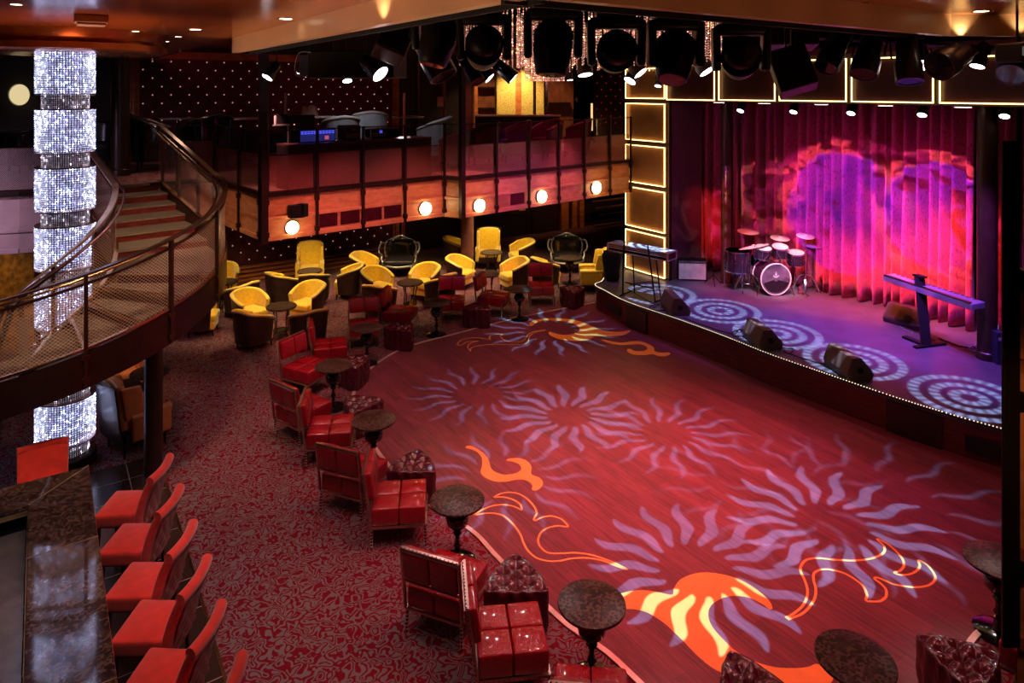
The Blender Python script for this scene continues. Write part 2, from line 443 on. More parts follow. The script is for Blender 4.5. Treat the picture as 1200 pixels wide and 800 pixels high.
# ---- oval dance floor with brass edge
edge_px = [(697,355),(640,366),(590,377),(540,390),(480,406),(448,422),(430,436),(418,452),(414,472),(424,500),(452,542),(500,590),(552,622),(585,656),(650,720),(677,742),(712,766)]
edge = [at(x, y, 0) for x, y in edge_px]
edge += [Vector((1.6, 5.55, 0)), Vector((2.7, 5.45, 0)), Vector((3.7, 5.9, 0)), at(1138,752,0), at(1173,719,0), Vector((5.6, 7.6, 0)), Vector((6.6, 8.6, 0))]
edge_c = catmull(edge, 6)
base_px = [(1171,546),(1039,501),(960,486),(900,455),(850,430),(790,396),(740,372),(710,362)]
stage_pts = [at(*p, .55) for p in [(705,330),(698,333),(699,336),(709,341),(727.5,351),(751,360),(800,376.5),(850,395),(900,415),(960,436),(1039,463),(1104,483.5),(1173,503)]]
d_end = (stage_pts[-1] - stage_pts[-3]).normalized()
stage_c = catmull([at(709,324,.55)] + stage_pts + [stage_pts[-1] + d_end * 1.6 + Vector((.25, 0, 0)), stage_pts[-1] + d_end * 3 + Vector((.9, 0, 0))], 6)
poly = [V2(p) for p in edge_c] + [(9.5, 8.6), (9.5, 14), (3.6, 17.0), (2.6, 17.2)]
dance = S('floor_dance', MB().prism(poly, .0, .012), M_dance)
mb = MB(); mb.tube([(p.x, p.y, .013) for p in edge_c], .012, 6, flat=(.055, .012)); S('trim_1', mb, mat('rose_brass', (.90,.62,.52), .35, metal=.6))

# ---- inlaid flames in the dance floor
def inlay(px, closed=True, z=.0135, n=6):
    return [at(x, y, z) for x, y in px]
def solid_inlay(px, name='floor_inlay'):
    pts = catmull(inlay(px), 5, True); mb = MB(); mb.prism([V2(p) for p in pts], .0122, .0140)
    return build(name, mb, M_inlay, dance)
def ribbon_inlay(px, w=.024, corners=()):
    pts = inlay(px); segs = []; cur = [pts[0]]
    for i in range(1, len(pts)):
        cur.append(pts[i])
        if i in corners: segs.append(cur); cur = [pts[i]]
    segs.append(cur); mb = MB()
    for sg in segs:
        c = catmull(sg, 5) if len(sg) > 2 else sg
        mb.tube([(p.x, p.y, .0131) for p in c], 0, flat=(w, .0018))
    return build('floor_inlay', mb, M_inlay_line, dance)
def Z(x0, y0, s, L): return [(x0 + a / s, y0 + b / s) for a, b in L]
solid_inlay(Z(520,350,4.286,[(430,130),(445,112),(490,100),(560,97),(640,103),(700,118),(750,140),(800,158),(860,166),(905,163),(935,158),(932,168),(900,182),(850,188),(790,188),(755,190),(735,203),(690,211),(640,211),(580,202),(540,186),(528,172),(535,166),(560,174),(600,181),(640,178),(670,168),(683,155),(675,138),(650,125),(610,114),(560,109),(500,110),(465,121),(445,135)]))
solid_inlay(Z(520,350,4.286,[(792,207),(800,204),(850,214),(900,220),(950,213),(990,214),(1030,228),(1055,245),(1060,262),(1090,270),(1130,269),(1137,278),(1110,288),(1075,286),(1050,278),(1010,282),(960,281),(930,270),(920,257),(935,250),(960,262),(1000,262),(1022,252),(1015,238),(985,228),(940,230),(890,232),(830,222)]))
solid_inlay(Z(530,500,4.444,[(70,108),(85,98),(120,108),(165,140),(190,175),(200,210),(220,232),(265,248),(310,246),(345,235),(360,215),(345,192),(310,180),(283,176),(292,167),(340,163),(385,175),(412,205),(410,240),(425,254),(455,265),(472,290),(462,315),(435,331),(414,325),(418,305),(400,285),(370,275),(330,275),(280,285),(220,283),(170,262),(148,235),(155,205),(155,165),(135,135),(105,118)]))
solid_inlay(Z(720,640,4.286,[(-130,310),(-60,268),(20,240),(90,223),(160,221),(230,232),(290,242),(300,210),(330,168),(390,140),(460,131),(550,142),(640,172),(720,220),(775,270),(793,305),(780,315),(745,290),(690,262),(640,250),(580,250),(520,270),(480,305),(472,350),(490,400),(540,460),(610,525),(700,575),(800,605),(900,611),(970,605),(1020,590),(1060,625),(1100,655),(1070,700),(980,740),(860,730),(760,700),(640,655),(520,625),(430,560),(340,470),(250,385),(160,330),(80,314),(0,322),(-80,345)]))
ribbon_inlay(Z(520,350,4.286,[(508,157),(470,160),(430,175),(405,205),(385,215),(350,218),(315,212),(295,200),(285,185),(298,178),(265,178),(235,185),(232,200),(240,205),(205,200),(160,195),(110,200),(80,212),(68,228),(85,234),(120,215),(175,212),(140,220),(120,240),(135,264),(142,245),(200,232),(280,228),(350,230),(400,228),(425,215),(430,190),(460,168),(508,159)]), .018, (9,13,18,21,24))
ribbon_inlay(Z(530,500,4.444,[(110,460),(150,435),(205,412),(260,405),(315,412),(362,433),(355,405),(320,380),(270,366),(217,366),(250,348),(300,340),(350,350),(395,378),(430,420),(441,450),(425,480),(435,486),(470,470),(520,464),(570,480),(603,518),(550,515),(500,525),(462,550),(447,590),(460,625),(500,655),(570,658),(640,655),(720,665),(800,690),(860,715),(910,742),(850,722),(780,695),(700,682),(620,685),(560,697),(500,698),(440,682),(395,645),(370,600),(355,560),(320,510),(270,465),(220,450),(170,450),(110,460)]), .024, (5,9,15,20,32))
ribbon_inlay(Z(900,610,5.4545,[(112,620),(160,595),(215,550),(245,500),(252,440),(235,380),(208,320),(215,280),(250,248),(320,238),(420,248),(540,254),(640,245),(705,225),(745,195),(742,160),(697,116),(760,145),(820,195),(860,245),(868,290),(840,322),(808,332),(850,346),(910,340),(955,315),(972,285),(963,252),(1010,275),(1050,320),(1070,365),(1040,405),(980,422),(900,422),(800,405),(740,378),(697,362),(682,372),(720,400),(755,440),(755,485),(720,512),(665,515),(626,508),(632,470),(605,415),(550,370),(480,332),(400,312),(340,312),(295,335),(292,380),(305,430),(300,490),(265,550),(210,598),(125,630)]), .026, (15,21,26,34,35,40))

# ---- stage
sp = [V2(p) for p in stage_c]
back = [(14, 6), (14, 20), (3.0, 20)]
mb = MB(); mb.prism(sp + back, .50, .55); S('floor_stage', mb, M_stage)
mb = MB(); mb.prism([(x + .02, y + .02) for x, y in sp] + back, .0, .50); S('stage_riser', mb, M_stagefront)
mb = MB(); mb.tube([(p.x, p.y, .556) for p in stage_c], 0, flat=(.05, .014)); S('trim_2', mb, M_blackm)
mb = MB(); L = 0
for i in range(len(stage_c) - 1):
    a, b = stage_c[i], stage_c[i + 1]; d = (b - a).length; k = int(d / .055) + 1
    for j in range(k):
        p = a.lerp(b, j / k); mb.sphere((p.x, p.y, .566), .011, 6)
M_bead = emis('edge_bead', (1.0, .78, .5), 1.6)
S('trim_3', mb, M_bead)
mb = MB()                                       # darker access panels and vents in the riser
def riser_seg(i0, i1, z0, z1, out=.012):
    lo = []; hi = []
    for i in range(i0, i1 + 1):
        a = stage_c[max(0, i - 1)]; b = stage_c[i + 1]; t = (b - a).normalized(); n = Vector((t.y, -t.x, 0))
        if n.x > 0 or n.y > 0: n = -n if (n.x + n.y) > 0 else n
        p = stage_c[i] + n * out; lo.append((p.x, p.y, z0)); hi.append((p.x, p.y, z1))
    mb.sheet(lo, hi)
n_ = len(stage_c)
def idx_at(px):
    return min(range(n_), key=lambda i: abs(600 + F * stage_c[i].x / stage_c[i].y - px) + (0 if stage_c[i].y < 16.6 else 999))
riser_seg(idx_at(735), idx_at(760), .02, .48); riser_seg(idx_at(1040), idx_at(1106), .02, .48)
S('wall_riser_panel', mb, M_stagedark, solid=.01)
mb = MB(); riser_seg(idx_at(1130), idx_at(1172), .14, .34, .02); riser_seg(idx_at(712), idx_at(728), .2, .36, .02); S('wall_riser_vent', mb, M_black_wall, solid=.01)

# ---- back wall of both decks
W0 = Vector((-6.66, 19.9, 0)); WB = Vector((.8271, .5621, 0))
wn = Vector((.5621, -.8271, 0))                 # towards the room
def wp(s, z, off=0.0): p = W0 + WB * s + wn * off; return (p.x, p.y, z)
def wall_box(mb, s0, s1, z0, z1, o0, o1):
    ps = [wp(s, z, o) for z in (z0, z1) for (s, o) in ((s0, o1), (s1, o1), (s1, o0), (s0, o0))]
    return mb.add(ps, [(3,2,1,0),(4,5,6,7),(0,1,5,4),(1,2,6,5),(2,3,7,6),(3,0,4,7)])
def s_at(px): h = hit(px, W0, WB); return (h - W0).dot(WB)
mb = MB(); wall_box(mb, -14, 26, 0, 6.6, -.3, 0); S('wall_back', mb, M_dark)
def tufted(s0, s1, z0, z1, name):
    w, h = s1 - s0, z1 - z0; nu, nv = int(w / .054), int(h / .054); c = .44
    def fn(u, v):
        s, z = s0 + w * u, z0 + h * v; a = (s / c + z / (c)) ; b = (s / c - z / c)
        d = (abs(math.sin(PI * a)) * abs(math.sin(PI * b))) ** .5 * .05
        return wp(s, z, .012 + d)
    mb = MB().grid(fn, nu, nv); o = S(name, mb, M_tuft, smooth=40)
    mb = MB(); k0 = int(s0 / (c / 2)) - 1
    for i in range(k0, int(s1 / (c / 2)) + 2):
        for j in range(int(z0 / (c / 2)) - 1, int(z1 / (c / 2)) + 2):
            if (i + j) % 2: continue
            s, z = i * c / 2, j * c / 2
            if s0 + .05 < s < s1 - .05 and z0 + .05 < z < z1 - .05:
                mb.sphere(wp(s, z, .03), .019, 6)
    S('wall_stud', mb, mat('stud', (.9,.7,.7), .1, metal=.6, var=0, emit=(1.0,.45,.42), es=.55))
    return o
sl, sr = s_at(163), s_at(459)
tufted(s_at(232), sr, .28, 2.95, 'wall_tufted_lower')
tufted(sl, sr, ZD + .55, 6.0, 'wall_tufted_upper')
mb = MB()
for (s0, s1, z0, z1) in ((sl-.22, sl, ZD, 6.2), (sr, sr+.22, ZD, 6.2), (sl-.22, sr+.22, 6.0, 6.2), (sr, sr+.22, 0, 2.95), (sr+.3, sr+.42, 0, 2.95)):
    wall_box(mb, s0, s1, z0, z1, 0, .09)
    wall_box(mb, s0+.07, s1-.07 if s1-s0 < 1 else s1-.07, z0, z1, .09, .12)
S('trim_4', mb, M_frame, bevel=.01)
mb = MB()
for k in range(4): wall_box(mb, s_at(232), sr, .02 + k*.075, .06 + k*.075, 0, .75 - k*.17)
S('baseboard_back', mb, M_frame, bevel=.006)
mb = MB()
# dark joinery, door and moulded posts at the far side under the balcony
for px0, px1, m_ in ((655, 664, 0), (668, 674, 0), (677, 682, 0)):
    wall_box(mb, s_at(px0), s_at(px1), 0, 2.95, 0, .14)
S('trim_5', mb, M_frame, bevel=.015)
mb = MB(); wall_box(mb, s_at(623), s_at(653), 0, 2.45, 0, .07); dr = S('door_1', mb, mat('door_brown', (.030,.013,.009), .35), bevel=.01)
mb = MB(); q = wp(s_at(627), 1.05, .12); mb.tube([(q[0], q[1], .85), (q[0], q[1], 1.25)], .012, 8); mb.tube([(q[0], q[1], 2.1), (q[0], q[1], 1.75)], .01, 8); build('door_handle', mb, M_chrome, dr)
mb = MB(); wall_box(mb, s_at(684), s_at(733), 2.45, 2.95, 0, .25); wall_box(mb, s_at(684), s_at(733), 2.38, 2.45, 0, .32); S('trim_6', mb, M_wood, bevel=.01)
mb = MB()
for k in range(5): wall_box(mb, s_at(684), s_at(740), .55 + k*.22, .60 + k*.22, .02 + (4-k)*.22, .06 + (4-k)*.22 + .1)
S('trim_7', mb, M_wood, bevel=.008)
mb = MB(); wall_box(mb, s_at(594), s_at(618), .8, 2.3, 0, .05); S('wall_mirror_panel', mb, mat('amber_glass', (.10,.045,.01), .15, metal=.5))
mb = MB(); wall_box(mb, s_at(607), s_at(614), .9, 2.6, .05, .09); S('wall_gold_strip', mb, M_mosaic)

# ---- side walls far left, far right, behind the camera: they close the room
S('wall_left', MB().box((-15.5, 12, 3.3), (.3, 44, 6.6)), M_dark)
S('wall_right', MB().box((15.5, 12, 3.3), (.3, 44, 6.6)), M_dark)
S('wall_front', MB().box((0, -9.5, 3.3), (31, .3, 6.6)), M_dark)
# amber panelled alcove at the far left of the lower deck
mb = MB().box((-10.6, 13.7, 1.0), (2.35, .12, 2.0), rz=0); S('wall_amber_panel', mb, M_amber)
# low carpeted ramp seen under the balcony
S('floor_ramp', MB().prism([(-2.9, 20.6), (-1.2, 20.6), (-1.2, 22.4), (-2.9, 21.9)], .0, .09), mat('ramp', (.10,.05,.04), .8), bevel=.01)

# ---- upper deck (balcony) slab, fascia and edges
P311 = Vector((-4.25, 11.9, 0)); P519 = Vector((-1.43, 14.3, 0)); P540 = Vector((-1.04, 14.09, 0)); P737 = Vector((2.99, 17.67, 0))
Pback = Vector((-5.95, 13.85, 0)); Pland = Vector((-7.02, 13.25, 0)); Pl2 = Vector((-8.2, 12.35, 0)); Pl3 = Vector((-8.62, 12.1, 0)); Pl4 = Vector((-11.5, 11.2, 0))
deck = [Pl4, Pl3, Pl2, Pland, Pback, P311, P519, P540, P737, Vector((6.5, 21)), Vector((12, 30)), Vector((-16, 30)), Vector((-15.4, 11.2))]
mb = MB().prism([V2(p) for p in deck], ZD - .12, ZD); S('floor_balcony', mb, M_carpet_up)
inn = lambda p, d: (p[0] + d[0], p[1] + d[1])
mb = MB().prism([inn(p, (-.1, .25)) for p in deck], ZD - .46, ZD - .40); S('ceiling_lower', mb, M_dark)
Zb = 2.585
fascia_root = thing('balcony_fascia', None, None); fascia_root['kind'] = 'structure'
def seg_wall(mb, a, b, z0, z1, t=.05, off=0.0):
    a, b = Vector((a[0], a[1], 0)), Vector((b[0], b[1], 0)); d = (b - a).normalized(); n = Vector((d.y, -d.x, 0))
    a2, b2 = a + n * off, b + n * off; c2, d2 = b2 - n * t, a2 - n * t
    ps = [(p.x, p.y, z) for z in (z0, z1) for p in (a2, b2, c2, d2)]
    return mb.add(ps, [(3,2,1,0),(4,5,6,7),(0,1,5,4),(1,2,6,5),(2,3,7,6),(3,0,4,7)])
sections = [(P311, P519, [311, 370, 424, 473, 519]), (P540, P737, [538, 580, 618, 653, 683, 713, 737]), (P519, P540, [519, 540]), (Pback, P311, [254, 283, 308]), (Pland, Pback, [207, 254]), (Pl4, Pl3, None), (Pl3, Pl2, None)]
for i, (a, b, cols) in enumerate(sections):
    zb = Zb if i < 5 else 2.34
    mt = M_fascia if i < 5 else M_fascia_l
    mb = MB(); seg_wall(mb, a, b, zb, ZD - .03); build('fascia_panel', mb, mt, fascia_root, kind='structure')
    mb = MB(); seg_wall(mb, a, b, zb, zb + .085, .03, .045); seg_wall(mb, a, b, zb + .36, zb + .42, .03, .04)
    build('fascia_moulding', mb, mt, fascia_root, kind='structure', bevel=.008)
    mb = MB(); seg_wall(mb, a, b, ZD - .05, ZD + .02, .08, .05); build('fascia_cap', mb, M_bronze_d, fascia_root, kind='structure')
def grille(a, b, px0, px1, m=M_maroon):
    d = (b - a).normalized(); p, q = hit(px0, a, d), hit(px1, a, d)
    mb = MB()
    for k in range(9):
        z = Zb + .125 + k * .024; seg_wall(mb, p, q, z, z + .013, .012, .03)
    seg_wall(mb, p, q, Zb + .11, Zb + .35, .004, .006)
    build('vent_grille', mb, m, fascia_root, kind='structure')
for x0, x1 in ((374, 395), (399, 421), (427, 447), (450, 470)): grille(P311, P519, x0, x1)
grille(P540, P737, 598, 614); grille(P540, P737, 581, 596, M_fascia)

# ---- railings: posts, mesh panels, glass above
def railing(name, label, a, b, cols, z0=ZD + .03, zm=ZD + .66, zt=ZD + 1.08, mesh=M_mesh_b, drop=True, glass=True, ends=True):
    r = thing(name, label, 'railing', (a.x, a.y, ZD)); loc = Vector((a.x, a.y, ZD)); d = (b - a).normalized(); n = Vector((d.y, -d.x, 0))
    pts = [hit(c, a, d) for c in cols] if cols else [a + (b - a) * k for k in (0, .5, 1)]
    L = lambda p, z: (p.x - loc.x, p.y - loc.y, z - loc.z)
    for i, p in enumerate(pts):
        if not ends and i in (0, len(pts) - 1): continue
        q = p + n * .06; mb = MB(); z1 = zt + .03
        mb.box(L(q, ((Zb if drop else ZD) + z1) / 2), (.05, .035, z1 - (Zb if drop else ZD)), math.atan2(d.y, d.x))
        if drop:
            for zz in (Zb + .12, ZD - .14): mb.box(L(q, zz), (.07, .07, .09), math.atan2(d.y, d.x))
        build('post', mb, M_bronze_d, r)
    for i in range(len(pts) - 1):
        p, q = pts[i] + d * .05 + n * .02, pts[i+1] - d * .05 + n * .02
        mb = MB().sheet([L(p, z0), L(q, z0)], [L(p, zm), L(q, zm)]); s_ = build('mesh_panel', mb, mesh, r)
        mb = MB(); mb.tube([L(p, z0), L(q, z0), L(q, zm), L(p, zm), L(p, z0)], .011, 4, cap=False); build('panel_frame', mb, M_bronze, s_)
        if glass:
            mb = MB().sheet([L(p, zm + .03), L(q, zm + .03)], [L(p, zt), L(q, zt)]); build('glass_panel', mb, M_glass, r)
    mb = MB(); mb.tube([L(pts[0] + n*.02, zt + .01), L(pts[-1] + n*.02, zt + .01)], 0, flat=(.03, .02)); build('top_rail', mb, M_bronze_d, r)
    return r
railing('balcony_railing', 'red-lit mesh balcony railing in front of the lighting console', P311, P519, [311, 370, 424, 473, 519])
railing('balcony_railing', 'long mesh and glass balcony railing running to the illuminated panels', P540, P737, [538, 580, 618, 653, 683, 713, 737])
railing('balcony_railing', 'short mesh balcony railing panel in the jog between two long railings', P519, P540, [519, 540], ends=False)
railing('balcony_railing', 'angled balcony railing beside the top of the stair, clear panels', Pback, P311, [254, 283, 308])
railing('balcony_railing', 'dark mesh railing at the head of the stair facing the camera', Pland, Pback, [207, 254], glass=False, zm=ZD + .78)
railing('balcony_railing', 'pinkish mesh railing behind the tall crystal chandelier', Pl4, Pl2, None, drop=False, mesh=screen_mat('pale_mesh', (.55,.42,.42), .036, .12), zm=ZD+.78)
mb = MB(); q = P311 + Vector((.0, -.08, 0)); mb.box((q.x, q.y, (Zb + 4.9) / 2 - .05), (.09, .09, 4.85 - Zb), .69); tag(build('corner_post', mb, M_bronze_d), 'dark square post at the corner of the balcony railing', 'post')
mb = MB(); q = P540 + Vector((.03, -.08, 0)); mb.box((q.x, q.y, (Zb + 6.2) / 2), (.10, .10, 6.2 - Zb), .72); tag(build('corner_post', mb, M_bronze_d), 'dark full-height post where the balcony railing jogs forward', 'post')

# ---- round columns
def column(px, w_px, py_base, z0, z1, m, label=None):
    p = at(px, py_base, z0); r = w_px / F * p.y / 2
    mb = MB().lathe([(r * 1.12, z0), (r * 1.12, z0 + .12), (r, z0 + .14), (r, z1)], 32, (p.x, p.y, 0)); return S('column', mb, m, smooth=40)
M_col = mat('column_bronze', (.045,.020,.012), .35, metal=.2)
column(547.5, 15, 317, 0, 6.6, mat('column_red', (.22,.07,.05), .3))
column(180, 20, 553, 0, 2.2, mat('column_dark', (.05,.016,.012), .35))
column(141, 20, 205, ZD, 6.6, M_col); column(309, 12, 208, ZD, 6.6, mat('column_grey', (.16,.12,.14), .3))
column(851, 12, 331, .55, 5.0, M_col); column(1157, 21, 420, .55, 5.0, M_col)
column(1193, 8, 420, .55, 5.0, M_col)

# ---- ceiling, soffit and light recess
ZC = 5.97; ZS = 5.75; ZR = 6.65
c1 = at(617.5, -4.5, ZS); c2 = at(268, 62, ZS); c3 = at(1146, 40, ZS)
corner = c1; endA = corner + A * ((c2 - c1).dot(A)); endB = corner + B * ((c3 - c1).dot(B))
far = endA + B * 20
# ceiling polygons around the recess
mb = MB()
def zp(poly, z0, z1): mb.prism([V2(p) for p in poly], z0, z1)
farL = endA + B * 6.5
zp([corner, endA, endA - B * 12, corner - B * 12 - A * 3, corner - A * 3], ZC, ZC + .08)
zp([endA, endA - B * 12, endA - B * 12 + A * 16, endA + A * 16 + B * 14, endA + A * 10.2 + B * 14, endA + A * 10.2], ZC, ZC + .08)
zp([endA, endA + A * 10.2, endA + A * 10.2 + B * 14, endA + B*14 + A * 4.6, endA + A * 4.6 + B * .02], ZC + .35, ZC + .45)
zp([corner, corner - A * 3, corner - A * 3 + B * 16, endB + B * 9.5, endB], ZC, ZC + .08)
zp([corner - B*12 - A*3, corner - A*3 + B*16, corner - A*12 + B*16, corner - A*12 - B*12], ZC, ZC + .08)
S('ceiling', mb, M_ceil)
mb = MB(); seg_wall(mb, endA, corner, ZS, ZC + .02, .1); seg_wall(mb, corner, endB, ZS, ZC + .02, .1)
seg_wall(mb, endB, endB + Vector((3.2, .15, 0)), ZS, ZC + .02, .1); S('ceiling_soffit', mb, M_soffit)
mb = MB(); seg_wall(mb, endA + B*.12, corner + A*.1 + B*.05, ZS - .02, ZR, .04, -.12); seg_wall(mb, corner + A*.12, endB + A*.12, ZS - .02, ZR, .04, -.12); S('ceiling_recess_side', mb, M_black_wall)
S('ceiling_recess', MB().box((4, 12, ZR + .05), (40, 44, .1)), M_black_wall)
mb = MB(); seg_wall(mb, endA, endA + B * 3, ZS, ZC + .3, .06); S('ceiling_edge', mb, M_black_wall)
# dropped copper drum over the chandelier
CH = Vector((-6.2, 9.6, 0))
mb = MB().lathe([(.2, 5.70), (1.22, 5.70), (1.27, 5.72), (1.27, 5.80), (1.20, 5.82), (1.24, 5.90), (1.30, 5.97)], 64, (CH.x, CH.y, 0)); S('ceiling_drum', mb, mat('copper_drum', (.45,.15,.05), .22, metal=.6), smooth=30)
mb = MB().box((*V2(atY(107, 18, 7.2)), 5.93), (.30, .30, .08), .6); mb.box((*V2(atY(107, 18, 7.2)), 5.88), (.26, .26, .03), .6); S('ceiling_vent', mb, mat('vent_cream', (.55,.42,.28), .5), bevel=.01)

# ---- proscenium: frames with warm LED edges on the stage plane
Q0 = Vector((3.82, 16.8, 0))          # foot of the lit column, plane runs along A
def qa(px): return hit(px, Q0, A)
def frame_panel(name, px0, px1, py0, py1, mref=M_panel, sides='lrtb'):
    a, b = qa(px0), qa(px1); mid = (a + b) / 2; z0, z1 = zof(py1, mid.y), zof(py0, mid.y)
    d = (b - a).normalized(); n = Vector((d.y, -d.x, 0));
    if n.y > 0: n = -n
    ang = math.atan2(d.y, d.x); w = (b - a).length; r = None
    mb = MB().box((mid.x + n.x*.012, mid.y + n.y*.012, (z0+z1)/2), (w, .02, z1 - z0), ang)
    r = S(name, mb, mref)
    mb = MB(); t = .020
    def bar(u, z, lw, lz):
        p = mid + d * u + n * .075; mb.box((p.x, p.y, z), (lw, .014, lz), ang)
    if 't' in sides: bar(0, z1 - t/2, w, t)
    if 'b' in sides: bar(0, z0 + t/2, w, t)
    if 'l' in sides: bar(-w/2 + t/2, (z0+z1)/2, t, z1 - z0)
    if 'r' in sides: bar(w/2 - t/2, (z0+z1)/2, t, z1 - z0)
    build('led_edge', mb, M_led, r, kind='structure'); return r
def plane_wall(px0, px1, z0, z1, off, m, name, t=.1):
    a, b = qa(px0), qa(px1); mb = MB(); d = (b - a).normalized(); n = Vector((d.y, -d.x, 0)); n = n if n.y < 0 else -n
    p, q = a + n * off, b + n * off; p2, q2 = p - n * t, q - n * t
    ps = [(v.x, v.y, z) for z in (z0, z1) for v in (p, q, q2, p2)]
    mb.add(ps, [(3,2,1,0),(4,5,6,7),(0,1,5,4),(1,2,6,5),(2,3,7,6),(3,0,4,7)]); return S(name, mb, m)
plane_wall(734, 784, 0, 5.9, 0, M_bronze_d, 'wall_proscenium_pier')
plane_wall(783, 1260, 4.93, 5.86, 0, mat('header_dark', (.016,.004,.007), .5), 'wall_proscenium_header')
for y0, y1 in ((80, 115.6), (121, 165), (170.5, 215.5), (221, 268), (272.5, 319)): frame_panel('wall_light_panel', 735.5, 781.5, y0, y1)
M_hpan = mat('header_panel', (.050,.010,.008), .4)
for x0, x1, y0, y1 in ((783.5, 840, 76, 117.5), (844.5, 911, 73, 118), (915.5, 994.5, 70, 118.8), (1000, 1096.5, 67, 120.2), (1103, 1230, 65, 122)):
    frame_panel('wall_light_panel', x0, x1, y0, y1, M_hpan)
plane_wall(783, 1260, 5.86, 6.0, .1, mat('header_cap', (.16,.04,.07), .5), 'trim_8', .3)
# return wall between the lit pier and the curtain
a = qa(783); mb = MB(); seg_wall(mb, a + B*.02, a + B * 1.2 + A*.0, .55, 5.9, .06); S('wall_stage_return', mb, M_purple)
p_ = at(818, 314, .55); mb = MB(); seg_wall(mb, a + B * 1.2, Vector((p_.x, p_.y + .3, 0)), .55, 5.9, .06); S('wall_stage_wing', mb, mat('wing', (.03,.008,.012), .7))

# ---- curtain: one pleated velvet drape in three hangs
def drape(path_px, label, z1=5.75, amp=.19, seed=1, grp=None):
    rnd = random.Random(seed); path = catmull([at(x, y, .55) if y else x for x, y in path_px], 10)
    # resample by arc length
    cum = [0]
    for i in range(len(path)-1): cum.append(cum[-1] + (path[i+1]-path[i]).length)
    T = cum[-1]; N = int(T / .022); pts = []; k = 0
    for i in range(N + 1):
        s = T * i / N
        while k < len(cum) - 2 and cum[k+1] < s: k += 1
        f = (s - cum[k]) / max(1e-6, cum[k+1]-cum[k]); pts.append((path[k].lerp(path[k+1], f), (path[k+1]-path[k]).normalized()))
    ph = 0; phs = []; w = .26
    nxt = 0; amps = []; a_ = amp
    for i in range(N + 1):
        ph += (T / N) / w * 2 * PI; phs.append(ph)
        if ph > nxt: w = rnd.uniform(.15, .36); a_ = amp * rnd.uniform(.7, 1.25) * (w / .26) ** .5; nxt = ph + 2 * PI
        amps.append(a_)
    for _ in range(6): amps = [amps[0]] + [(amps[i-1]+amps[i]*2+amps[i+1])/4 for i in range(1, N)] + [amps[-1]]
    NV = 14
    def fn(u, v):
        i = min(N, int(round(u * N))); p, t = pts[i]; n = Vector((t.y, -t.x, 0)); n = n if n.y < 0 else -n
        z = .57 + (z1 - .57) * v
        w_ = math.sin(phs[i] + .25 * math.sin(v * 3 + i * .01)); w_ = (math.copysign(abs(w_) ** .55, w_) if w_ > 0 else -abs(w_) ** 1.4)
        o = amps[i] * w_ * (1.15 - .45 * v) + .012 * math.sin(phs[i] * 2.3 + v * 5)
        q = p + n * o + t * (.02 * math.sin(phs[i] * .5 + v * 2.5)); return (q.x, q.y, z + (.008 * math.sin(phs[i] * .5) if v == 0 else 0))
    mb = MB().grid(fn, N, NV); return tag(build('stage_curtain', mb, M_curtain, smooth=180, solid=.006), label, 'curtain', grp)
drape([(818,314),(826,315),(836,316),(846,318)], 'narrow red velvet stage curtain beside the lit column', seed=3)
drape([(858,319),(880,321),(920,328),(960,339),(1000,350),(1045,359),(1100,374),(1146,388)], 'wide pleated velvet stage curtain behind the drum kit, lit red and purple', seed=5)
drape([(1174,400),(1190,406),(1215,416)], 'red velvet curtain strip at the dark post edge of the stage', seed=8)

# ---- near right: dark post and panelled balcony end beside the camera
q = Vector(((1184.5 - 600) / F * 3.25, 3.25, 0)); w = 20 / F * 3.25
t_ = thing('balcony_rail_post', 'tall near-black metal post close to the camera at the stage side', 'post', (q.x, q.y, 2.58))
mb = MB().box((0, 0, 1.19), (w, .02, 2.38)); build('post', mb, M_blackm, t_, bevel=.006)
mb = MB()
for zz in (.35, 1.15, 1.72): build('bracket', MB().box((.055, .01, zz), (.05, .04, .09)), M_blackm, t_, bevel=.005)
pass
e0 = Vector((q.x + w * .5 + .012, q.y + .03, 0)); e1 = e0 + Vector((.62, -.785, 0)) * 2.6
mb = MB(); seg_wall(mb, e0, e1, 2.3, 4.35, .05); S('wall_balcony_end', mb, M_fascia)
mb = MB()
for zz in (3.02, 3.9, 2.6): seg_wall(mb, e0, e1, zz - .03, zz + .03, .03, -.055); seg_wall(mb, e0, e1, zz - .03, zz + .03, .03, .03)
S('trim_9', mb, M_frame)
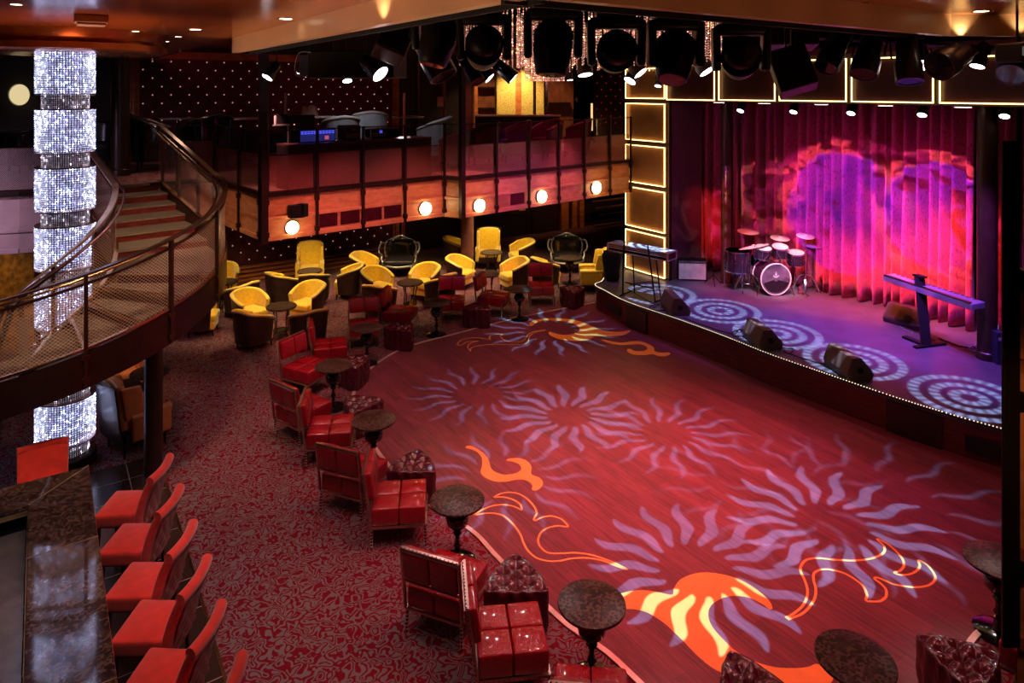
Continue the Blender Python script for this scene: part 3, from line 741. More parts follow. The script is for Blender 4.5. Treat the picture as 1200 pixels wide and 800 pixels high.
# ================================================================== RED CHAIRS, OTTOMANS, TABLES
def puffy(cx, cy, cz, sx, sy, sz, r):
    def fn(p): return p
    return (cx, cy, cz), (sx, sy, sz), r
def slipper_chair(label):
    t = thing('slipper_chair', label, 'chair')
    # seat: four leather blocks
    mb = MB(); g = .006; sx, sy = .30, .29
    for i in (0, 1):
        for j in (0, 1):
            cx = -.02 + (i - .5) * (sx + g) + .02; cy = (j - .5) * (sy + g)
            def fn(p, sx=sx, sy=sy):
                k = max(0, 1 - (2*p.x/sx)**2) * max(0, 1 - (2*p.y/sy)**2)
                return (p.x, p.y, p.z + (.018 * k if p.z > 0 else 0))
            mb.rbox((cx, cy, .345), (sx, sy, .20), .022, 4, fn=fn)
    build('seat', mb, M_red, t, smooth=60)
    mb = MB(); R = Matrix.Rotation(rad(-9), 4, 'Y')
    for j in (0, 1):
        cy = (j - .5) * (sy + g)
        def fn(p):
            k = max(0, 1 - (2*p.y/.29)**2) * max(0, 1 - (2*p.z/.30)**2)
            return (p.x + (.016 * k if p.x > 0 else -.010 * k), p.y, p.z)
        mb.rbox((-.345, cy, .70), (.11, sy, .30), .022, 4, R=R, fn=fn)
    back = build('backrest', mb, M_red, t, smooth=60)
    mb = MB()
    for s in (-1, 1): mb.tube([(-.31, s*.305, .24), (-.345, s*.305, .55), (-.392, s*.305, .86)], 0, flat=(.02, .03))
    mb.tube([(-.392, -.305, .862), (-.392, .305, .862)], 0, flat=(.03, .014)); mb.tube([(-.365, -.305, .54), (-.365, .305, .54)], .011, 8)
    mb.tube([(-.415, -.30, .842), (-.415, .30, .842)], .007, 6)
    mb.cur = 1
    for k in range(15): mb.sphere((-.402, (-.30 + k * .043)*.98, .872), .0075, 4)
    for k in range(14):
        z = .27 + k * .042; x = -.31 - (z - .24) * .135
        for s in (-1, 1): mb.sphere((x - .004, s*.316, z), .0085, 4)
    build('back_frame', mb, [M_rose, M_brass], t)
    mb = MB()
    for (a, b) in (((-.31,-.30,.235),(.31,-.30,.235)), ((.31,-.30,.235),(.31,.30,.235)), ((.31,.30,.235),(-.31,.30,.235)), ((-.31,.30,.235),(-.31,-.30,.235))):
        mb.tube([a, b], 0, flat=(.018, .022))
    mb.cur = 1
    for k in range(15):
        u = -.30 + k * .043
        for s in (-1, 1): mb.sphere((u, s*.310, .240), .0075, 4)
        mb.sphere((.320, u, .240), .0075, 4)
    fr = build('seat_frame', mb, [M_rose, M_brass], t)
    for sx_ in (-1, 1):
        for sy_ in (-1, 1):
            mb = MB().tube([(sx_*.30, sy_*.292, .235), (sx_*.305, sy_*.295, 0)], [.016, .011], 6); mb.cur = 1
            for k in range(6): mb.sphere((sx_*.302, sy_*.293 + (sy_*.0), .03 + k * .036), .0175, 6, (1.0, 1.0, .7))
            build('leg', mb, [M_bronze, mat('nail_bright', (.85,.62,.58), .3, metal=.6)], t)
    return t

chairs = [  # x, y, facing, label
 (-.02, 6.12, 7, 'red leather slipper chair, largest in view, seat toward the camera edge'),
 (-.62, 6.80, 67, 'red slipper chair seen from behind, in front of the nearest tufted ottoman'),
 (-1.32, 8.15, 6, 'red slipper chair in side view below the triangular ottoman, second group from camera'),
 (-1.98, 8.74, 68, 'red slipper chair seen from behind with two back panels, second group'),
 (-2.58, 9.85, 8, 'red slipper chair in side view by the table nearest the bend of the dance floor'),
 (-3.16, 10.50, 54, 'red slipper chair seen from behind beside the bend of the dance floor'),
 (-3.55, 12.0, -28, 'red slipper chair angled right with two-panel back, in front of the gold chairs'),
 (-3.42, 13.0, 16, 'red slipper chair with its back edge-on beside the nearest gold chairs'),
 (-3.02, 14.15, -76, 'red slipper chair facing the camera behind a pedestal table, left of the purple-lit ottoman'),
 (-2.42, 15.0, -10, 'red slipper chair turned right just behind the purple-lit ottoman'),
 (-1.38, 15.75, -86, 'red slipper chair facing the camera between two dark pedestal tables'),
 (-.42, 16.1, -20, 'red slipper chair turned right, beside the far edge of the dance floor'),
 (.72, 16.9, -88, 'red slipper chair facing the camera nearest the stage corner'),
 (.62, 5.42, 84, 'red slipper chair cut by the bottom edge, right below the marble table'),
 (1.26, 5.06, 78, 'red slipper chair cut by the bottom edge next to the maroon ottoman'),
 (3.30, 5.18, 95, 'red slipper chair barely in view at the bottom right under the tufted ottoman'),
 (4.62, 5.93, 130, 'red slipper chair at the right edge beside the dark post'),
]
spread(slipper_chair('x'), [(x, y, .0 , a, l) for x, y, a, l in chairs], 'red slipper chairs around the dance floor')

def ottoman(label):
    t = thing('tufted_ottoman', label, 'ottoman')
    NS, H = 96, .43
    def rad_(a):
        q = (a % (2*PI/3)) - PI/3; r = .235 / math.cos(q); return 1 / ((1 / r**6 + 1 / .36**6) ** (1/6))
    # buttons in a triangular lattice
    bt = []
    for i in range(-4, 5):
        for j in range(-4, 5):
            x, y = i * .145 + (j % 2) * .0725, j * .125
            if math.hypot(x, y) < rad_(math.atan2(y, x)) - .045: bt.append((x, y))
    def top(x, y, e):
        d = min(math.hypot(x-a, y-b) for a, b in bt); z = .042 * (1 - math.exp(-(d/.045)**2)) - .035
        # creases joining the buttons
        c = 1.0
        for k in range(3):
            th = PI/3 * k + 0; u = x * math.cos(th+PI/2) + y * math.sin(th+PI/2); w = abs(((u / .125) + .5) % 1 - .5) * .125
            c = min(c, w)
        z -= .012 * math.exp(-(c/.012)**2) * (1 if e < .93 else 0)
        return z
    vs = []; fs = []; rings = []
    NR = 16
    vs.append((0, 0, H + top(0, 0, 0)))
    for i in range(1, NR + 1):
        e = i / NR * .93
        for k in range(NS):
            a = 2*PI*k/NS; r = rad_(a) * e; x, y = r*math.cos(a), r*math.sin(a); vs.append((x, y, H + top(x, y, e)))
    side = [(.965, .995), (.99, .96), (1.0, .90), (1.01, .75), (1.02, .55), (1.01, .35), (.99, .18), (.965, .06), (.94, .02)]
    for (e, zz) in side:
        for k in range(NS):
            a = 2*PI*k/NS; p = .018 * math.cos(k / NS * 2*PI * 12) * (1 if .1 < zz < .97 else .4); q = 0
            if .3 < zz < .95: q = -.02 * abs(math.cos(k/NS*2*PI*6 + zz*5.0)) ** 8
            r = rad_(a) * e + p * .55 + q; vs.append((r*math.cos(a), r*math.sin(a), H * zz - .004))
    tot = NR + len(side)
    for k in range(NS): fs.append((0, 1 + k, 1 + (k+1) % NS))
    for i in range(tot - 1):
        for k in range(NS): fs.append((1+i*NS+k, 1+(i+1)*NS+k, 1+(i+1)*NS+(k+1)%NS, 1+i*NS+(k+1)%NS))
    build('upholstery', MB().add(vs, fs), M_maroon, t, smooth=180)
    for x, y in bt: build('tuft_button', MB().sphere((x, y, H - .030), .013, 8, (1, 1, .5)), M_maroon, t, smooth=180)
    mb = MB().lathe([(.18, 0), (.19, .02), (.2, .03)], 24); build('base', mb, M_black, t)
    return t
otts = [(.04, 6.78, 90, 'maroon tufted triangular ottoman beside the largest red chair'),
 (-1.26, 8.85, 88, 'maroon tufted ottoman with a pointed far corner in the second chair group'),
 (-2.32, 10.56, 20, 'flat-looking maroon tufted ottoman next to the bend of the dance floor'),
 (-2.80, 12.2, 50, 'red-lit tufted ottoman behind the small marble table with three red chairs near'),
 (-2.22, 13.95, 70, 'purple-lit tufted ottoman with a scrolled top button row'),
 (-.75, 15.25, 80, 'dark maroon ottoman between two red chairs at the far rim of the dance floor'),
 (1.46, 16.6, 30, 'dark maroon ottoman closest to the stage corner'),
 (1.92, 5.55, 100, 'maroon ottoman at the bottom edge in front of the large orange inlay'),
 (3.78, 5.80, 130, 'tufted maroon ottoman at the bottom right with a deep shine')]
proto = ottoman('x')
spread(proto, [(x, y, .0, a, l) for x, y, a, l in otts], 'tufted ottomans')

def pedestal_table(label):
    t = thing('cocktail_table', label, 'table')
    mb = MB().lathe([(.0, .67), (.285, .67), (.297, .675), (.30, .685), (.297, .697), (.288, .70), (0, .70)], 48)
    build('table_top', mb, M_marble, t, smooth=50)
    mb = MB().lathe([(.0,.02),(.05,.02),(.045,.06),(.026,.10),(.024,.16),(.045,.20),(.028,.24),(.026,.30),(.05,.335),(.03,.36),(.07,.39),(.118,.44),(.128,.50),(.112,.56),(.06,.60),(.085,.625),(.09,.645),(.16,.655),(.27,.668),(0,.669)], 32)
    build('pedestal', mb, M_black, t, smooth=60)
    mb = MB().lathe([(.0, 0), (.215, 0), (.215, .012), (.19, .022), (.06, .032), (0, .034)], 40)
    bs = build('base', mb, M_black, t, smooth=40)
    return t
tabs = [(.70, 6.07, 'round brown marble cocktail table nearest the large orange inlay'),
 (-.60, 7.60, 'round marble cocktail table between the first and second red chair groups'),
 (-1.89, 9.44, 'round marble cocktail table with black ball pedestal at the bend of the dance floor'),
 (-2.92, 11.30, 'small marble cocktail table left of the upper bend, glossy top reflecting red'),
 (-2.75, 13.10, 'dark pedestal table in front of a camera-facing red chair, below the gold chairs'),
 (-1.60, 14.65, 'dark pedestal table with studded stem before the far camera-facing red chair'),
 (.17, 15.65, 'nearly black pedestal table on the far rim between two red chairs'),
 (1.55, 18.55, 'black pedestal table in front of the silver-framed armchair by the stage'),
 (2.72, 5.48, 'dark mottled table with wide oval top at the bottom edge right of the inlay'),
 (4.66, 6.62, 'dark table half hidden by the black post at the right')]
spread(pedestal_table('x'), [(x, y, .0, random.uniform(0, 90), l) for x, y, l in tabs], 'round marble cocktail tables')

# ================================================================== GOLD TUB CHAIRS
def tub_chair(label, mo=None, mi=None, name='tub_chair', pipe=None):
    mo = mo or M_brown; mi = mi or M_gold
    t = thing(name, label, 'chair')
    N = 40; PH = rad(128)
    def R(ph, base=.37):      # squarer at the back
        c, s = math.cos(ph), math.sin(ph); k = (abs(c)**3.2 + abs(s)**3.2) ** (-1/3.2); return base * (k * .75 + .25)
    def top(ph): q = abs(ph) / PH; return .80 - .21 * (q ** 1.6) + .0 
    def pt(ph, r, z): return (-math.cos(ph) * r, math.sin(ph) * r, z)
    def outer(u, v):
        ph = -PH + 2*PH*u; z = .14 + (top(ph) - .14) * v; k = .86 + .14 * v; return pt(ph, R(ph) * k * (1.0), z)
    def inner(u, v):
        ph = -PH + 2*PH*u; z = .40 + (top(ph) - .40) * v; return pt(ph, (R(ph) - .075) * (.93 + .07 * v), z)
    mb = MB().grid(outer, N, 8)
    # bottom and front edge faces
    vs = []; fs = []
    for i in range(N + 1):
        ph = -PH + 2*PH*i/N; vs.append(outer(i/N, 0)); vs.append(pt(ph, (R(ph)-.075)*.86, .14))
    for i in range(N): fs.append((2*i, 2*i+1, 2*i+3, 2*i+2))
    mb.add(vs, fs); build('shell', mb, mo, t, smooth=50)
    mb = MB().grid(inner, N, 8)
    for u in (0, 1):
        vs = []; fs = []
        for j in range(9):
            zz = j / 8; o_ = outer(u, zz); ph = -PH + 2*PH*u; z = .14 + (top(ph) - .14) * zz; i_ = pt(ph, (R(ph) - .075) * (.9 + .1*zz), z); vs += [o_, i_]
        for j in range(8): fs.append((2*j, 2*j+1, 2*j+3, 2*j+2) if u else (2*j, 2*j+2, 2*j+3, 2*j+1))
        mb.add(vs, fs)
    build('inner_upholstery', mb, mi, t, smooth=50)
    rim = []
    for i in range(N + 1):
        ph = -PH + 2*PH*i/N; rim.append(pt(ph, R(ph) - .037, top(ph)))
    mb = MB().tube(rim, .041, 10); build('rolled_rim', mb, mi, t, smooth=180)
    pip = [pt(-PH + 2*PH*i/N, R(-PH + 2*PH*i/N) + .003, top(-PH + 2*PH*i/N) + .004) for i in range(N + 1)]
    mb = MB().tube(pip, .014, 6); build('piping', mb, pipe or M_trim, t, smooth=180)
    def fn(p): 
        k = max(0, 1 - (p.x/.27)**2) * max(0, 1 - (p.y/.26)**2); return (p.x, p.y * (1 - .10 * (p.x < 0)), p.z + (.025 * k if p.z > 0 else 0))
    mb = MB().rbox((.045, 0, .37), (.56, .50, .15), .04, 5, fn=fn); build('seat_cushion', mb, mi, t, smooth=180)
    mb = MB().rbox((.03, 0, .225), (.52, .50, .17), .015, 2); build('seat_base', mb, mi, t, smooth=40)
    for sx in (-.2, .25):
        for sy in (-.21, .21):
            mb = MB().tube([(sx, sy, .15), (sx * 1.08, sy * 1.05, 0)], [.026, .014], 8); build('leg', mb, M_black, t)
    return t
tubs = [(-5.70, 15.05, -38, 'gold tub chair with bright inside, left of the near small table'),
 (-4.62, 15.60, -112, 'gold tub chair facing the camera behind the near small table'),
 (-5.22, 13.95, 62, 'brown-backed tub chair nearest the stair, seen from behind'),
 (-4.12, 13.98, 128, 'brown-backed tub chair behind the red chairs, opening to the left'),
 (-5.58, 16.75, 48, 'brown-backed tub chair in the middle of the second gold group, opening right'),
 (-4.10, 17.35, 185, 'gold tub chair opening left in the second gold group'),
 (-4.78, 16.75, 96, 'dark-backed tub chair facing the buttoned wall'),
 (-6.22, 15.88, 152, 'low dark-backed tub chair just right of the curved stair'),
 (-6.62, 14.75, 12, 'tub chair mostly hidden by the stair stringer, gold front showing'),
 (-7.25, 17.35, -60, 'tub chair at the wall corner behind the stair railing'),
 (-3.30, 16.95, -42, 'gold tub chair opening right in the third group, in front of the silver-framed armchair'),
 (-2.18, 17.25, -112, 'gold tub chair facing the camera in the third group'),
 (-3.02, 15.78, 70, 'brown-backed tub chair directly behind two red slipper chairs'),
 (-1.72, 16.58, 150, 'brown-backed tub chair with a thin gold arm line, behind a camera-facing red chair'),
 (-3.95, 18.55, -22, 'gold tub chair against the buttoned wall left of the silver-framed armchair'),
 (-1.35, 18.20, -28, 'gold tub chair right of the third group beside the brown column'),
 (-1.68, 20.60, -5, 'tub chair half hidden behind the brown column'),
 (.28, 20.20, 205, 'gold tub chair opening left beside the gold wing chair'),
 (.05, 17.95, 212, 'bright gold tub chair opening left beside the low marble table'),
 (.88, 18.15, 28, 'brown-backed tub chair left of the black pedestal table by the stage')]
spread(tub_chair('x'), [(x, y, .0, a, l) for x, y, a, l in tubs], 'gold velvet tub chairs in the lower lounge')

def side_table(label):
    t = thing('side_table', label, 'table')
    mb = MB().lathe([(0, .60), (.30, .60), (.312, .61), (.315, .625), (.305, .64), (0, .642)], 40); build('table_top', mb, M_marble, t, smooth=50)
    mb = MB().lathe([(0,.575),(.20,.575),(.21,.6),(0,.6)], 24); build('apron', mb, M_bronze_d, t)
    for k in range(4):
        a = PI/4 + k*PI/2; c, s = math.cos(a), math.sin(a)
        mb = MB().tube([(.2*c, .2*s, .58), (.15*c, .15*s, .35), (.17*c, .17*s, .12), (.22*c, .22*s, 0)], [.018, .012, .011, .014], 8); build('leg', mb, M_black, t, smooth=60)
    mb = MB().lathe([(0,.12),(.17,.12),(.17,.135),(0,.135)], 24); build('shelf', mb, M_black, t)
    return t
spread(side_table('x'), [(-4.87, 14.6, .0, 10, 'marble side table among the four nearest gold tub chairs'),
 (-5.10, 17.45, .0, 0, 'marble side table in front of the gold wing chair by the buttoned wall'),
 (-2.42, 16.40, .0, 20, 'marble side table in the middle of the third gold group'),
 (-.62, 17.20, .0, 5, 'low marble side table between facing gold tub chairs, near the far red chairs'),
 (-.58, 19.45, .0, 15, 'dark side table before the gold wing chair by the brown column'),
 (-6.85, 16.45, .0, 35, 'dark side table just right of the curved stair'),], 'marble side tables among the gold chairs')

def wing_chair(label, m_in, m_out, studs=True):
    t = thing('wing_chair', label, 'chair')
    def fb(p):
        z = p.z; w = p.y; return (p.x - (z + .0) * .12 + .03 * math.cos(w * 5), w * (1 + .08 * z), z + .045 * math.cos(w / .31 * PI / 2) * (1 if z > .2 else 0))
    mb = MB().rbox((-.30, 0, .72), (.13, .60, .66), .05, 5, fn=fb); build('backrest', mb, m_in, t, smooth=180)
    for s in (-1, 1):
        def fw(p, s=s): return (p.x - p.z * .15, p.y, p.z * (1.0) - .10 * (p.x + .15) * (p.z > 0))
        mb = MB().rbox((-.17, s*.31, .78), (.28, .07, .48), .03, 3, fn=fw); build('wing', mb, m_in, t, smooth=180)
        mb = MB().rbox((.08, s*.31, .38), (.56, .11, .34), .045, 4); mb.tube([(-.2, s*.31, .56), (.36, s*.31, .55)], .06, 12); build('arm', mb, m_in, t, smooth=60)
    def fs_(p): return (p.x, p.y, p.z + (.025 * max(0, 1 - (p.x/.27)**2) if p.z > 0 else 0))
    mb = MB().rbox((.06, 0, .40), (.56, .50, .14), .045, 4, fn=fs_); build('seat_cushion', mb, m_in, t, smooth=180)
    mb = MB().rbox((.04, 0, .25), (.60, .62, .17), .02, 2); build('seat_base', mb, m_out, t, smooth=40)
    def fo(p): return (p.x - p.z * .12, p.y * (1 + .08 * p.z), p.z + .05 * math.cos(p.y / .36 * PI / 2) * (p.z > .2))
    mb = MB().rbox((-.375, 0, .62), (.03, .72, .84), .012, 4, fn=fo); bo = build('outer_back', mb, m_out, t, smooth=60)
    mb = MB()
    for k in range(17):
        y = -.36 + k * .045; z = 1.085 + .05 * math.cos(y / .36 * PI / 2); mb.sphere((-.44, y, z - .03), .011, 6)
    build('nail_trim', mb, M_brass, bo)
    for sx in (-.25, .29):
        for sy in (-.26, .26):
            mb = MB().tube([(sx, sy, .18), (sx*1.05, sy, 0)], [.028, .014], 8); build('leg', mb, M_black, t)
    return t
w1 = wing_chair('gold wing chair standing against the buttoned wall behind its side table', M_gold, M_brown); w1.location = (-5.42, 18.55, 0); w1.rotation_euler = (0, 0, rad(-76))
dup(w1, 'gold wing chair right of the brown column with a dark table before it', (-.70, 20.35, 0), rad(-90)); 
dup(w1, 'brown leather wing chair with brass nailheads turned away, beside the stage keyboard', (2.12, 17.95, 0), rad(178))
M_dkleather = mat('charcoal_leather', (.022,.014,.014), .35)
M_orng = mat('orange_leather', (.62,.20,.06), .4)
w2 = wing_chair('dark-backed wing chair with nailheads standing under the curved stair', M_orng, M_dkleather); w2.location = (-5.50, 10.10, 0); w2.rotation_euler = (0, 0, rad(52))
w3 = dup(w2, 'orange-lit wing chair facing the dark-backed one beneath the stair', (-6.75, 11.75, 0), rad(-38))
st = pedestal_table('small black table between the two wing chairs under the stair'); st.location = (-5.78, 11.05, 0)

def ornate(label):
    t = thing('ornate_armchair', label, 'chair')
    # silver carved frame
    crest = [(-.28, -.40, .45), (-.32, -.45, .70), (-.33, -.38, .88), (-.34, -.20, .96), (-.35, 0, 1.04), (-.34, .20, .96), (-.33, .38, .88), (-.32, .45, .70), (-.28, .40, .45)]
    mb = MB().tube(catmull(crest, 6), .026, 8); build('crest_frame', mb, M_silver, t, smooth=180)
    for s in (-1, 1):
        arm = [(-.32, s*.42, .84), (-.12, s*.52, .88), (.10, s*.56, .78), (.22, s*.52, .68), (.14, s*.47, .62), (.18, s*.47, .52), (.26, s*.44, .42)]
        mb = MB().tube(catmull(arm, 6), .024, 8); build('arm', mb, M_silver, t, smooth=180)
    rail = [(-.25, -.42, .38), (.10, -.46, .36), (.32, -.30, .34), (.36, 0, .32), (.32, .30, .34), (.10, .46, .36), (-.25, .42, .38)]
    mb = MB().tube(catmull(rail, 6), .028, 8); build('seat_rail', mb, M_silver, t, smooth=180)
    def fb(p): return (p.x - p.z * .1, p.y * (1 + .18 * p.z), p.z + .09 * math.cos(p.y * 3.6) * (p.z > 0))
    mb = MB().rbox((-.29, 0, .67), (.08, .72, .46), .035, 5, fn=fb); build('back_cushion', mb, M_black, t, smooth=180)
    mb = MB().rbox((.03, 0, .42), (.60, .80, .13), .06, 5); build('seat_cushion', mb, M_dkleather, t, smooth=180)
    mb = MB().rbox((.02, 0, .29), (.50, .76, .12), .02, 2); build('seat_base', mb, M_black, t)
    for (x, y) in ((.30, .34), (.30, -.34), (-.27, .34), (-.27, -.34)):
        mb = MB().tube(catmull([(x, y, .33), (x*1.1, y*1.08, .22), (x, y*1.02, .08), (x*1.12, y*1.1, 0)], 4), [.03 - .0012*i for i in range(13)], 8); build('leg', mb, M_silver, t, smooth=180)
    return t
o1 = ornate('black armchair with carved silver frame in front of the buttoned wall corner'); o1.location = (-3.15, 19.35, 0); o1.rotation_euler = (0, 0, rad(-86))
dup(o1, 'black armchair with carved silver frame near the stage, behind a black pedestal table', (1.58, 19.75, 0), rad(-92))
o1['group'] = 'silver-framed armchairs'; 

# ================================================================== BAR AND STOOLS
b1 = at(104, 545, 1.1); b2 = at(138, 800, 1.1); bd = (b2 - b1).normalized(); bn = Vector((bd.y, -bd.x, 0))
if bn.x > 0: bn = -bn
i1 = at(33, 592, 1.1)
wd = (i1 - b1).dot(bn); e2 = b1 + bd * 7.0
far_dir = bn; c4 = b1 + far_dir * 4.0
wd2 = (i1 - b1).dot(bd)
bar = thing('bar_counter', 'L-shaped bar counter with brown marble top in the corner beside the red stools', 'bar', (0, 0, 0))
mb = MB(); mb.prism([V2(b1), V2(e2), V2(e2 + bn * wd), V2(i1), ], 1.06, 1.10); build('counter_top', mb, M_barmarble, bar, bevel=.008)
mb = MB(); mb.prism([V2(b1), V2(i1), V2(i1 + bn * 3.4), V2(b1 + bn * (wd + 3.4))], 1.06, 1.10); build('counter_top', mb, M_barmarble, bar, bevel=.008)
mb = MB(); mb.tube([(b1.x, b1.y, 1.101), (i1.x, i1.y, 1.101)], 0, flat=(.008, .004))
for k in (1.45, 3.3): mb.tube([(b1 + bd*k).to_tuple()[:2] + (1.101,), (b1 + bd*(k) + bn*wd).to_tuple()[:2] + (1.101,)], 0, flat=(.006, .004))
build('brass_seam', mb, M_trim, bar)
mb = MB(); ins = .12
mb.prism([V2(b1 + bd*ins + bn*ins), V2(e2 + bn*ins), V2(e2 + bn*(ins+.1)), V2(b1 + bd*(ins+.1) + bn*(ins+.1)), V2(b1 + bd*(ins+.1) + bn*4), V2(b1 + bd*ins + bn*4)], 0, 1.06); build('bar_front', mb, M_dark, bar)
mb = MB(); mb.prism([V2(i1 + bd*.02 + bn*.02), V2(e2 + bn*(wd+.02)), V2(e2 + bn*(wd+.62)), V2(i1 + bd*.62 + bn*.62), V2(i1 + bd*.62 + bn*3.4), V2(i1 + bd*.02 + bn*3.4)], .84, .88); build('work_shelf', mb, mat('steel_shelf', (.42,.40,.36), .22, metal=.85), bar)
mb = MB(); mb.tube([V2(i1 + bd*.0) + (1.03,), V2(e2 + bn*wd) + (1.03,)], 0, flat=(.015, .05)); mb.tube([V2(i1) + (1.03,), V2(i1 + bn*3.4) + (1.03,)], 0, flat=(.015, .05)); build('inner_edge', mb, M_brass, bar)
mb = MB(); mb.prism([V2(i1 + bd*.64 + bn*.64), V2(e2 + bn*(wd+.64)), V2(e2 + bn*(wd+3)), V2(i1 + bd*.64 + bn*3.4)], .0, .03); build('floor_mat', mb, M_blackm, bar)
# tiled strip with brass edge under the stools
t1, t2 = at(205, 600, 0), at(262, 790, 0); td = (t2 - t1).normalized()
ta, tb = t1 - td * 1.6, t1 + td * 7
S('floor_tile', MB().prism([V2(ta), V2(tb), V2(tb + bn * 3.2), V2(ta + bn * 3.2)], .0, .008), M_tile)
mb = MB().tube([(ta.x, ta.y, .009), (tb.x, tb.y, .009)], 0, flat=(.03, .008)); S('trim_10', mb, M_brass)

def bar_stool(label):
    t = thing('bar_stool', label, 'stool')
    def fs_(p):
        k = max(0, 1 - (p.x/.22)**2) * max(0, 1 - (p.y/.23)**2); return (p.x, p.y * (1 + .10 * p.x), p.z + (.018 * k if p.z > 0 else 0))
    mb = MB().rbox((0, 0, .71), (.44, .47, .14), .025, 4, fn=fs_); build('seat', mb, M_stool, t, smooth=60)
    def sh(u):   # side profile of the back, from seat up: leans back and rolls over
        return (-.20 - .05 * u - .10 * u ** 2.2, .62 + .50 * u)
    def bk(u, v):
        # closed section round the padded back
        th = 2 * PI * u; hw = .235 + .012 * v; x0, z0 = sh(v)
        cy = math.copysign(abs(math.cos(th)) ** .25, math.cos(th)) * hw; cx = math.copysign(abs(math.sin(th)) ** .6, math.sin(th)) * .042
        return (x0 + cx - .035 * (1 - (cy/hw)**2) , cy, z0)
    mb = MB().grid(bk, 48, 14, closeu=True)
    x0, z0 = sh(1.0)
    top = [(x0 - .035 * (1 - (y/.245)**2), y, z0) for y in [(-.245 + .49 * k / 16) for k in range(17)]]
    mb.tube(top, .046, 12); build('backrest', mb, M_stool, t, smooth=60)
    # quilted outer back: raised diamonds
    def qf(u, v):
        y = -.19 + .38 * u; vv = .08 + .80 * v; x1, z1 = sh(vv)
        a = (y / .11 + z1 / .13); b = (y / .11 - z1 / .13); d = (abs(math.sin(PI*a)) * abs(math.sin(PI*b))) ** .5 * .016
        return (x1 - .047 - .035 * (1 - (y/.245)**2) - d, y, z1)
    mb = MB().grid(qf, 28, 32); build('quilted_back', mb, mat('stool_quilt', (.30,.012,.012), .7, sheen=.4), t, smooth=50)
    for sx, sy in ((.18, .19), (.18, -.19), (-.19, .19), (-.19, -.19)):
        mb = MB().tube([(sx, sy, .65), (sx * 1.2, sy * 1.08, 0)], [.02, .013], 8); build('leg', mb, M_black, t)
    mb = MB().tube([(.205, .20, .25), (.205, -.20, .25)], .010, 8); build('footrest', mb, M_chrome, t)
    mb = MB().tube([(-.20, .20, .32), (-.20, -.20, .32)], .009, 6)
    for s in (-1, 1): mb.tube([(-.20, s*.2, .28), (.205, s*.2, .28)], .009, 6)
    build('stretcher', mb, M_black, t)
    return t
stools = [(-4.13, 7.40, 'red velvet bar stool farthest along the bar, nearest the dark column'),
 (-3.74, 6.82, 'second red velvet bar stool counting from the dark column'),
 (-3.34, 6.24, 'middle red velvet bar stool of the row, quilted back'),
 (-3.00, 5.76, 'red velvet bar stool next to the last fully visible one'),
 (-2.66, 5.24, 'red velvet bar stool closest to the camera with its seat fully in frame'),
 (-2.30, 4.74, 'red bar stool of which only the rolled back top shows at the bottom edge')]
fs = [184, 182, 181, 180, 178, 178]
spread(bar_stool('x'), [(x, y, .008, fs[i], l) for i, (x, y, l) in enumerate(stools)], 'red velvet stools at the bar')
p = at(42, 545, 1.05); dup([o for o in bpy.data.objects if o.name == 'bar_stool'][0], 'red stool on the far side of the bar corner, only its back showing', (-5.17, 7.62, 0), rad(-56), 'red velvet stools at the bar')
# ================================================================== CURVED STAIR AND CRYSTAL COLUMN
CX, CY = CH.x, CH.y
RO, RI = 2.02, .63
TH0 = 41.0; STR = 3.45; THE = -140.0
def st_z(s):      # s: metres of straight run above the bend (>0) or degrees below TH0 (<0)
    if s >= 0: return 2.95 + (ZD - 2.95) * min(1, s / 3.35)
    th = TH0 + s; return 2.64 + th * .15 / 17.3
SD = Vector((-math.sin(rad(TH0)), math.cos(rad(TH0)), 0))
def st_p(s, r):
    th = rad(TH0 + min(0, s)) if s > TH0 * 0 - (TH0 - THE) else rad(THE)
    if s >= 0: th = rad(TH0)
    p = Vector((CX + r * math.cos(th), CY + r * math.sin(th), 0))
    if s >= 0: p += SD * s
    ex = (TH0 - THE) + s
    if ex < 0:   # straight run below the bend
        d = Vector((math.sin(rad(THE)), -math.cos(rad(THE)), 0)); p += d * (-ex) * .0203
    return p
def st_z2(s):
    th0 = TH0 - THE
    if s < -th0: return st_z(-th0) - (-s - th0) * .0203 * .5
    return st_z(s)
stair = thing('staircase', 'curved open staircase with mesh sides winding down from the upper deck', 'staircase', (0, 0, 0))
smax = STR; smin = -(TH0 - THE) - 120
stations = [i * .25 for i in range(int(STR / .25), 0, -1)] + [0] + [-3 * i for i in range(1, int(-smin / 3) + 1)]
stations = [STR] + [s for s in stations if s < STR - .05]
def stringer(r, th, z_lo, z_hi, m, name):
    mb = MB(); vs = []; fs = []
    ss = stations
    for s in ss:
        z = st_z2(s)
        for rr in (r, r + th):
            p = st_p(s, rr); vs.append((p.x, p.y, z + z_lo)); vs.append((p.x, p.y, z + z_hi))
    for i in range(len(ss) - 1):
        a, b = i * 4, (i + 1) * 4
        fs += [(a, b, b+1, a+1), (a+2, a+3, b+3, b+2), (a+1, b+1, b+3, a+3), (a, a+2, b+2, b)]
    fs += [(0, 1, 3, 2), (len(vs)-4, len(vs)-2, len(vs)-1, len(vs)-3)]
    return build(name, mb.add(vs, fs), m, stair, smooth=50)
M_string = mat('stringer_metal', (.045,.016,.010), .32, metal=.5)
stringer(RO, .05, -.44, -.02, M_string, 'outer_stringer')
stringer(RI - .05, .05, -.36, -.02, M_string, 'inner_stringer')
def up(s): return 1 + .26 * max(0, min(1, s / 3.4))
def rail_line(r, dz, s0, s1, prof, m, name, round_=0):
    pts = [(*V2(st_p(s, r)), st_z2(s) + dz * up(s)) for s in stations if s1 <= s <= s0]
    mb = MB()
    if round_: mb.tube(pts, round_, 10)
    else: mb.tube(pts, 0, flat=prof)
    return build(name, mb, m, stair, smooth=50)
